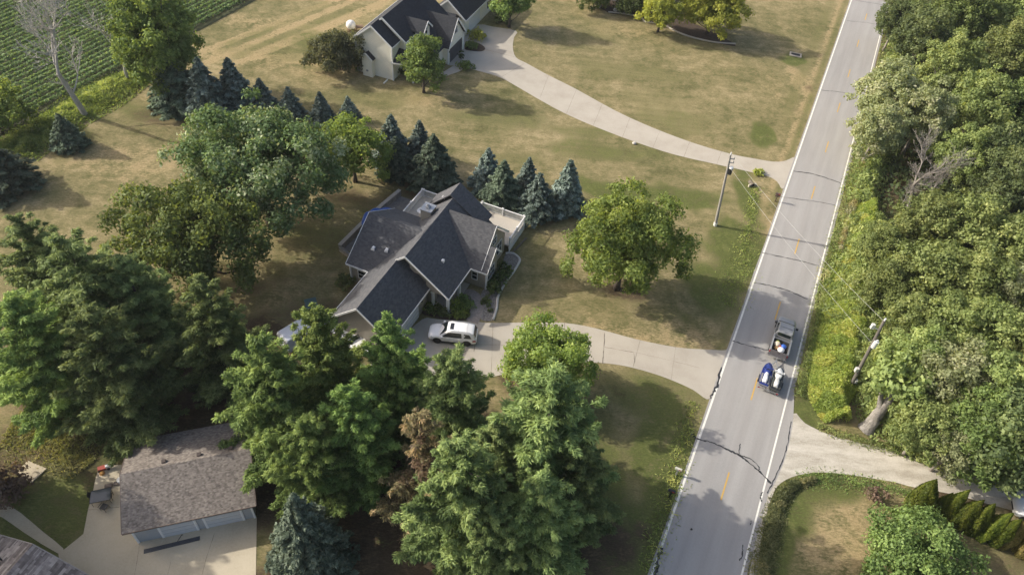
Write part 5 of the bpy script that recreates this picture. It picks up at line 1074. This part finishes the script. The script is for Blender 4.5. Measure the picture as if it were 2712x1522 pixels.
for lab, p, r0 in (('pale boulder in the grass of the upper lawn', (1595,362), .3), ('white stone at the edge of the bed by the top white house', (1548,28), .45), ('white stone beside the bush at the top edge', (1505,18), .6)):
    b_ = MB(); b_.ball((0,0,r0*.4), r0, 9, 6, .6); tag(b_.build('boulder', two_tone('pale stone', [(0.3,(.38,.36,.33)),(0.7,(.58,.56,.52))], 4, .9, 9, .3), None, 60, (*G2(*p), 0)), lab, 'boulder')

# ------------------------------------------------------------------ vehicles
def ring(x, hw, zb, zt, sh=.10, tin=.06, low=.12):
    h = [(hw*.90, zb), (hw*.985, zb+low), (hw, zb+(zt-zb)*.5), (hw*.985, zt-sh), (hw-tin, zt-sh*.35), (hw*.70, zt), (hw*.3, zt+.012)]
    return [(x, y, z) for y, z in h] + [(x, -y, z) for y, z in h[::-1]]
def cab_ring(x, hb, zb, ht, zt):
    h = [(hb, zb), (hb + (ht-hb)*.5, zb + (zt-zb)*.5), (ht, zt-.07), (ht*.93, zt-.015), (ht*.6, zt), (ht*.2, zt+.012)]
    return [(x, y, z) for y, z in h] + [(x, -y, z) for y, z in h[::-1]]
def paint(name, c, rough=.25, metal=0.0): return mat(name, c, rough, .02, 1, metal, .8)
PLASTIC = mat('black plastic', (.022,.022,.023), .55, .1); TAILR = mat('tail lamp red', (.30,.02,.025), .2, .1); LAMPW = mat('head lamp glass', (.55,.57,.6), .1, .05)
RIM_D = mat('dark wheel rim', (.05,.05,.055), .35, .1, metal=.6)
def wheel(parent, x, y, r, w_, rim=RIM_D):
    mb = MB(); s = 1 if y > 0 else -1; k = 22
    prof = [(-w_/2, r*.62), (-w_/2, r*.93), (-w_*.36, r), (w_*.36, r), (w_/2, r*.93), (w_/2, r*.62)]
    mb.loft([[(x + rr*math.cos(a), y + d, r + rr*math.sin(a)) for a in np.linspace(0, 2*math.pi, k, endpoint=False)] for d, rr in prof], True); wo = mb.build('wheel', RUBBER, parent, 40)
    mb = MB(); yo = y + s*(w_/2 + .004); mb.tube([(x, yo - s*.03, r), (x, yo, r)], r*.60, k)
    for j in range(5):
        a = j*1.2566; mb.bar((x, yo+s*.01, r), (x + r*.56*math.cos(a), yo+s*.01, r + r*.56*math.sin(a)), .07, .03, (0,1,0))
    mb.build('rim', rim, wo); return wo
def arch(parent, x, y, r):
    mb = MB(); n = 12
    mb.loft([[(x + rr*math.cos(a), y + d, r*.93 + rr*math.sin(a)) for d, rr in ((-.02, r*1.03), (.02, r*1.03), (.02, r*1.17), (-.02, r*1.17))] for a in np.linspace(-.15, math.pi+.15, n)], True)
    return mb
def side_glass(parent, name, pts, hb, zb, ht, zt, m=GLASS, off=.012):
    """pts in (x, fraction up the cabin side)"""
    for s in (1, -1):
        mb = MB(); o = [(x, s*(hb + (ht-hb)*f + off), zb + (zt-.07-zb)*f) for x, f in pts]; i_ = [(x, s*(hb + (ht-hb)*f - .03), zb + (zt-.07-zb)*f) for x, f in pts]; n = len(pts)
        fs = [list(range(n)), list(range(2*n-1, n-1, -1))] + [(i, n+i, n+(i+1) % n, (i+1) % n) for i in range(n)]
        if s > 0: fs = [f[::-1] for f in map(list, fs)]
        mb.add(o + i_, fs); mb.build(name, m, parent)
def suv(xy, rz, label, pm):
    t_ = empty('parked_car', (*xy, .022), rz, label, 'car')
    b_ = MB(); b_.loft([ring(-2.52,.72,.45,.92,.06), ring(-2.45,.88,.36,1.02), ring(-2.2,.95,.32,1.08), ring(-1.2,.97,.30,1.08), ring(.0,.97,.30,1.06), ring(1.0,.97,.30,1.06), ring(1.35,.965,.31,1.08), ring(1.9,.94,.33,1.04,.14,.14), ring(2.25,.89,.36,.98,.16,.16), ring(2.45,.78,.42,.88,.14,.14), ring(2.52,.62,.48,.76,.1,.1)])
    bo = b_.build('body', pm, t_, 38)
    b_ = MB(); b_.loft([cab_ring(-2.38,.86,1.02,.70,1.12), cab_ring(-2.16,.90,1.04,.73,1.62), cab_ring(-1.9,.91,1.05,.74,1.74), cab_ring(-1.0,.92,1.05,.745,1.80), cab_ring(.1,.92,1.04,.74,1.80), cab_ring(.55,.915,1.04,.73,1.72), cab_ring(1.35,.88,1.03,.72,1.10)])
    b_.build('cabin', pm, t_, 38)
    side_glass(t_, 'side_window', [(1.05,.06),(.45,.80),(.2,.90),(-.95,.90),(-1.0,.08)], .92,1.05,.742,1.80, GLASS)
    side_glass(t_, 'rear_side_window', [(-1.22,.10),(-1.2,.86),(-1.75,.80),(-2.02,.14)], .91,1.05,.742,1.78, GLASS)
    b_ = MB(); b_.slab([(1.26,-.72,1.155),(1.26,.72,1.155),(.60,.64,1.72),(.60,-.64,1.72)], .03); b_.build('windscreen', GLASS, t_)
    b_ = MB(); b_.slab([(-2.20,-.64,1.66),(-2.20,.64,1.66),(-2.43,.70,1.16),(-2.43,-.70,1.16)], .03); b_.build('rear_window', GLASS, t_)
    b_ = MB(); b_.box(-.10,.28,-.42,.42,1.805,1.822); b_.build('sunroof', glass('sunroof glass', (.03,.03,.035)), t_)
    for s in (-1,1):
        b_ = MB(); b_.tube([(.25,s*.66,1.80),(.15,s*.66,1.86),(-1.7,s*.66,1.83),(-1.85,s*.66,1.76)], .022, 6); b_.build('roof_rail', GALV, t_)
        b_ = MB(); b_.box(.93,1.13,s*1.0-.09+s*.06,s*1.0+.09+s*.06,1.06,1.24); b_.build('wing_mirror', pm, t_)
        b_ = MB(); b_.slab([(-2.46,s*.62,1.0),(-2.44,s*.90,1.0),(-2.12,s*.972,.98),(-2.12,s*.972,.82),(-2.47,s*.88,.80),(-2.49,s*.62,.80)][::1 if s > 0 else -1], .10); b_.build('tail_lamp', TAILR, t_)
        b_ = MB(); b_.slab([(2.30,s*.62,.90),(2.02,s*.92,.95),(2.14,s*.90,.80),(2.40,s*.72,.78)][::-1 if s > 0 else 1], .06); b_.build('headlight', LAMPW, t_)
        for x in (.35,-.75): b_ = MB(); b_.box(x-.12,x+.12,s*.975-.02,s*.975+.02,.93,.97); b_.build('door_handle', TRIM, t_)
        b_ = MB(); b_.box(-1.1,1.1,s*.95-.03,s*.95+.03,.27,.38); b_.build('sill', PLASTIC, t_)
        for x in (1.53,-1.53):
            arch(t_, x, s*.955, .40).build('wheel_arch', PLASTIC, t_); wheel(t_, x, s*.86, .40, .26)
    b_ = MB(); b_.box(2.44,2.535,-.45,.45,.52,.72); b_.build('grille', PLASTIC, t_); b_ = MB(); b_.box(-2.53,-2.44,-.8,.8,.36,.55); b_.build('bumper', PLASTIC, t_)
    b_ = MB()
    for x in (-.62,-1.45): b_.box(x-.012,x+.012,-.6,.6,1.803,1.812)
    b_.build('roof_seam', mat('seam grey', (.45,.45,.45)), t_)
    return t_
suv((-5.62, 48.42), R_(179), 'white sports utility car with black wheels parked on the driveway by the house', paint('white car paint', (.80,.80,.80)))

def van(xy, rz, label):
    t_ = empty('parked_van', (*xy, .01), rz, label, 'van'); pm = paint('van white', (.60,.62,.68))
    b_ = MB(); b_.loft([ring(-2.7,.90,.4,1.0), ring(-2.6,1.0,.34,1.1), ring(1.3,1.0,.34,1.1), ring(2.1,.96,.36,1.05,.16,.16), ring(2.5,.86,.42,.9,.14,.14), ring(2.6,.7,.48,.8)]); b_.build('body', pm, t_, 38)
    b_ = MB(); b_.loft([cab_ring(-2.68,.95,1.05,.86,1.9), cab_ring(-2.5,.97,1.05,.88,2.1), cab_ring(.6,.97,1.05,.88,2.12), cab_ring(1.0,.95,1.05,.82,1.95), cab_ring(1.75,.92,1.05,.8,1.12)]); b_.build('cabin', pm, t_, 38)
    side_glass(t_, 'side_window', [(1.3,.06),(.8,.72),(.0,.82),(-.1,.1)], .97,1.05,.88,2.1)
    b_ = MB(); b_.slab([(1.68,-.74,1.2),(1.68,.74,1.2),(1.06,.72,1.93),(1.06,-.72,1.93)], .03); b_.build('windscreen', GLASS, t_)
    for s in (-1,1):
        for x in (1.6,-1.7): wheel(t_, x, s*.9, .36, .24)
    return t_
vp = G2(758,822,1.7); van((vp[0]+.3, vp[1]+.2), R_(50), 'white van half hidden under the pine beside the slate roofed house')
# white boat behind the van, under the pine
t_ = empty('boat', (*G2(890,868), 0), R_(-40), 'white hulled boat half hidden under the pines before the house garage', 'boat')
b_ = MB(); st = [(-2.4,.95,.30,1.0),(-1.2,1.0,.25,1.02),(.2,.98,.25,1.06),(1.4,.72,.34,1.14),(2.2,.36,.5,1.22),(2.7,.05,.8,1.28)]
b_.loft([[(x, y, z) for y, z in ((0,zb),(hw*.6,zb+.12),(hw*.95,zb+.4),(hw,zt),(hw*.86,zt+.04),(0,zt+.09),(-hw*.86,zt+.04),(-hw,zt),(-hw*.95,zb+.4),(-hw*.6,zb+.12))] for x, hw, zb, zt in st]); b_.build('hull', paint('gelcoat', (.74,.74,.72)), t_, 40)
b_ = MB(); b_.slab([(.5,-.6,1.12),(.5,.6,1.12),(.2,.55,1.55),(.2,-.55,1.55)], .03); b_.build('windscreen', GLASS, t_)
b_ = MB(); b_.box(-2.0,.1,-.6,.6,1.08,1.16); b_.build('cockpit', mat('cockpit vinyl', (.5,.5,.5)), t_)
b_ = MB(); b_.box(-2.6,-2.4,-.2,.2,.4,1.35); b_.build('outboard', DARKMETAL, t_)
b_ = MB(); b_.bar((-1.9,-.5,.28),(1.0,-.5,.28),.12); b_.bar((-1.9,.5,.28),(1.0,.5,.28),.12); b_.build('cradle', DARKMETAL, t_)

# pickup truck on the road
U_ = np.array([math.cos(R_(68.2)), math.sin(R_(68.2))]); TR0 = np.array([28.25, 49.49])
PG = paint('grey truck paint', (.27,.275,.28), .3, .2)
tk_ = empty('pickup_truck', (TR0[0] + U_[0]*2.85, TR0[1] + U_[1]*2.85, .032), R_(68.2), 'dark grey pickup truck with an open loaded bed driving on the road', 'truck')
b_ = MB()
b_.loft([ring(-.45,.97,.42,1.10,.05,.04), ring(.6,.98,.40,1.10,.05,.04), ring(1.3,.98,.40,1.12), ring(1.7,.97,.42,1.15,.12,.12), ring(2.45,.94,.44,1.10,.14,.14), ring(2.78,.86,.48,1.02,.12,.12), ring(2.88,.74,.55,.92,.1,.1)])
b_.box(-2.75,-.45,-.97,.97,.48,.62)
for s in (-1,1):
    b_.ext([(s*.97,.5),(s*.985,.85),(s*.97,1.22),(s*.84,1.24),(s*.82,.62),(s*.82,.5)][::s], 'x', -2.75, -.44)
b_.box(-.50,-.44,-.84,.84,.6,1.2)
b_.build('body', PG, tk_, 35)
b_ = MB(); b_.loft([cab_ring(-.44,.93,1.08,.76,1.72), cab_ring(-.30,.94,1.09,.78,1.86), cab_ring(.9,.93,1.09,.77,1.88), cab_ring(1.12,.92,1.09,.75,1.80), cab_ring(1.80,.88,1.12,.72,1.18)]); b_.build('cab', PG, tk_, 38)
side_glass(tk_, 'side_window', [(1.45,.07),(1.05,.75),(.8,.88),(-.25,.88),(-.32,.08)], .94,1.09,.775,1.87)
b_ = MB(); b_.slab([(1.74,-.70,1.23),(1.74,.70,1.23),(1.16,.66,1.81),(1.16,-.66,1.81)], .03); b_.build('windscreen', GLASS, tk_)
b_ = MB(); b_.box(-.47,-.435,-.66,.66,1.25,1.68); b_.build('rear_window', GLASS, tk_)
b_ = MB(); b_.box(-2.82,-2.75,-.83,.83,.52,1.24); tg = b_.build('tailgate', mat('tailgate grey', (.13,.12,.125), .35, .05), tk_)
b_ = MB(); b_.box(-2.835,-2.82,-.12,.12,1.0,1.08); b_.build('handle', PLASTIC, tg)
b_ = MB(); b_.box(-3.02,-2.83,-.92,.92,.46,.62); b_.build('bumper', mat('chrome', (.55,.55,.56), .2, .05, metal=.9), tk_)
b_ = MB(); b_.box(-2.74,-.5,-.82,.82,.62,.65); b_.build('bed_liner', PLASTIC, tk_)
b_ = MB(); b_.bar((-.95,-.84,1.26),(-.95,.84,1.26), .05,.05); b_.build('bed_bar', GALV, tk_)
for s in (-1,1):
    b_ = MB(); b_.box(-2.79,-2.72,s*.91-.07,s*.91+.05,.80,1.06); b_.build('tail_lamp', TAILR, tk_)
    b_ = MB(); b_.box(1.28,1.42,s*1.12-.12,s*1.12+.12,1.12,1.32); b_.build('wing_mirror', PLASTIC, tk_)
    b_ = MB(); b_.slab([(2.70,s*.60,.98),(2.52,s*.90,1.0),(2.6,s*.9,.82),(2.84,s*.66,.80)][::-1 if s > 0 else 1], .06); b_.build('headlight', LAMPW, tk_)
    for x in (1.95,-1.75): arch(tk_, x, s*.965, .40).build('wheel_arch', PLASTIC, tk_); wheel(tk_, x, s*.85, .40, .28)
b_ = MB()
for x in (.3,): b_.box(x-.012,x+.012,-.6,.6,1.882,1.892)
b_.bar((1.82,-.86,1.17),(1.82,.86,1.17), .05,.04); b_.build('cowl', PLASTIC, tk_)
def bag(xyz, r0, label, m, zs=.75, cat='bag', name='bag'):
    b_ = MB(); rg = random.Random(hash(label) % 999 if False else len(label)); b_.ball((0,0,r0*zs), r0, 12, 8, zs)
    b_.v = [(x*(1+.13*math.sin(3*y/r0+1)+.05*math.sin(7*z/r0)), y*(1+.12*math.sin(2.5*x/r0)), z*(1+.08*math.sin(4*x/r0))) for x, y, z in b_.v]
    return tag(b_.build(name, m, None, 60, at(tk_, *xyz), R_(68.2)), label, cat)
bag((-2.15,-.15,.65), .36, 'white sack at the tailgate end of the truck bed', mat('white sack', (.72,.72,.72), .7))
bag((-1.45,.35,.65), .33, 'cream sack on the left side of the truck bed', mat('cream sack', (.62,.54,.42), .7))
bag((-1.50,-.32,.65), .30, 'bright blue bag on the right side of the truck bed', mat('blue bag', (.03,.11,.45), .5))
bag((-1.62,.02,.66), .22, 'red brown bundle in the middle of the truck bed', mat('red bundle', (.32,.07,.05), .7))
bag((-1.12,.35,.65), .24, 'yellow green bag near the cab in the truck bed', mat('lime bag', (.35,.42,.08), .6))
bag((-1.95,.35,.65), .22, 'tan bundle beside the white sack in the truck bed', mat('tan bundle', (.45,.28,.12), .7))

# trailer with two watercraft
tl = empty('trailer', at(tk_, -6.25, -.05, 0), R_(68.2), 'low black frame trailer hitched behind the pickup truck', 'trailer')
b_ = MB(); 
for y in (-.95,-.15,.15,.95): b_.bar((-1.35,y,.48),(1.1,y,.48), .07,.08)
for x in (-1.35,-.2,1.1): b_.bar((x,-1.0,.44),(x,1.0,.44), .08,.08)
b_.bar((1.1,-.7,.44),(2.9,0,.46), .08,.09); b_.bar((1.1,.7,.44),(2.9,0,.46), .08,.09); b_.bar((2.7,0,.46),(3.3,0,.5), .08,.08); b_.build('frame', GALV, tl)
for y in (-1.12,1.12):
    wheel(tl, -.2, y, .29, .18, GALV); b_ = MB(); b_.ext([(-.55,.5),(-.45,.62),(.05,.62),(.15,.5),(.13,.48),(.03,.59),(-.43,.59),(-.53,.48)], 'x', 0, 0.001) if False else b_.box(-.55,.15,y-.11,y+.11,.60,.635); b_.build('fender', PLASTIC, tl)
b_ = MB(); b_.box(-1.42,-1.36,-1.05,1.05,.42,.52); b_.build('light_bar', GALV, tl)
for y in (-.92,.92): b_ = MB(); b_.box(-1.46,-1.42,y-.1,y+.1,.42,.52); b_.build('tail_lamp', TAILR, tl)
b_ = MB(); b_.tube([(2.5,.12,.05),(2.5,.12,.6)], .03, 6); b_.build('jockey_stand', GALV, tl)
def jet(xyz, label, hullm, topm, seatm, padm):
    t_ = empty('jet_ski', at(tk_, *xyz), R_(68.2), label, 'jet ski', 'watercraft on the trailer')
    st = [(-1.40,.46,.10,.42),(-1.0,.53,.04,.46),(0,.56,.02,.50),(.7,.52,.06,.58),(1.2,.38,.14,.62),(1.5,.20,.26,.60),(1.62,.06,.36,.54)]
    b_ = MB(); b_.loft([[(x, y, z) for y, z in ((0,zb),(hw*.6,zb+.05),(hw*.97,zb+.22),(hw,zt-.08),(hw*.93,zt),(0,zt+.01),(-hw*.93,zt),(-hw,zt-.08),(-hw*.97,zb+.22),(-hw*.6,zb+.05))] for x, hw, zb, zt in st]); b_.build('hull', hullm, t_, 40)
    st = [(.05,.24,.5,.72),(.35,.34,.5,.86),(.8,.38,.54,.84),(1.2,.26,.56,.74),(1.5,.10,.52,.60)]
    b_ = MB(); b_.loft([[(x, y, z) for y, z in ((hw,zb),(hw*.85,zt-.06),(hw*.4,zt),(-hw*.4,zt),(-hw*.85,zt-.06),(-hw,zb))] for x, hw, zb, zt in st]); b_.build('hood', topm, t_, 40)
    st = [(-1.15,.16,.46,.66),(-.8,.20,.46,.80),(-.35,.19,.48,.78),(-.25,.17,.48,.70),(.1,.16,.5,.74)]
    b_ = MB(); b_.loft([[(x, y, z) for y, z in ((hw*1.2,zb),(hw,zt-.06),(hw*.6,zt),(-hw*.6,zt),(-hw,zt-.06),(-hw*1.2,zb))] for x, hw, zb, zt in st]); b_.build('seat', seatm, t_, 45)
    b_ = MB(); b_.tube([(.3,-.36,.96),(.36,-.2,.92),(.42,0,.90),(.36,.2,.92),(.3,.36,.96)], .028, 8); b_.bar((.45,0,.82),(.38,0,.92), .14,.1); b_.build('handlebar', PLASTIC, t_)
    for s in (-1,1): b_ = MB(); b_.box(-1.2,.2,s*.38-.09,s*.38+.09,.47,.505); b_.build('footwell_mat', padm, t_)
    for s in (-1,1): b_ = MB(); b_.box(.55,.75,s*.42-.06,s*.42+.06,.78,.90); b_.build('mirror', topm, t_)
    b_ = MB(); b_.box(-1.5,-1.36,-.46,.46,.30,.40); b_.build('rear_platform', padm, t_)
    return t_
jet((-6.18,.56,.52), 'royal blue jet ski with a white seat, left on the trailer', paint('royal blue', (.014,.026,.15)), paint('royal blue hood', (.02,.038,.20)), mat('white seat vinyl', (.70,.70,.72), .4), mat('grey mat', (.18,.18,.19)))
jet((-6.22,-.58,.52), 'black and white jet ski, right on the trailer', paint('gloss black', (.018,.02,.02)), mat('silver white hood', (.62,.63,.63), .3), mat('white and grey seat', (.58,.58,.57), .5, .3, 4), mat('dark grey mat', (.05,.055,.05)))
# white car behind the arborvitae
suv2 = suv(G2(2612,1302), R_(165), 'white car mostly hidden behind the bronzed arborvitae at the right edge', paint('white sedan paint', (.66,.68,.69)))
hz = MB(); hz.box(-1000, 1000, -600, 1600, -1.2, 59.5)
hm = bpy.data.materials.new('haze'); hm.use_nodes = True; ht = hm.node_tree; ht.nodes.remove(ht.nodes['Principled BSDF'])
pv = nd(ht, 'ShaderNodeVolumePrincipled'); pv.inputs['Color'].default_value = (.92, .95, 1, 1); pv.inputs['Density'].default_value = .00013; pv.inputs['Anisotropy'].default_value = .2
ht.links.new(pv.outputs[0], ht.nodes['Material Output'].inputs['Volume'])
tag(hz.build('haze', hm), kind='stuff')
print('objects', len(bpy.data.objects), 'faces', sum(len(m_.polygons) for m_ in bpy.data.meshes))
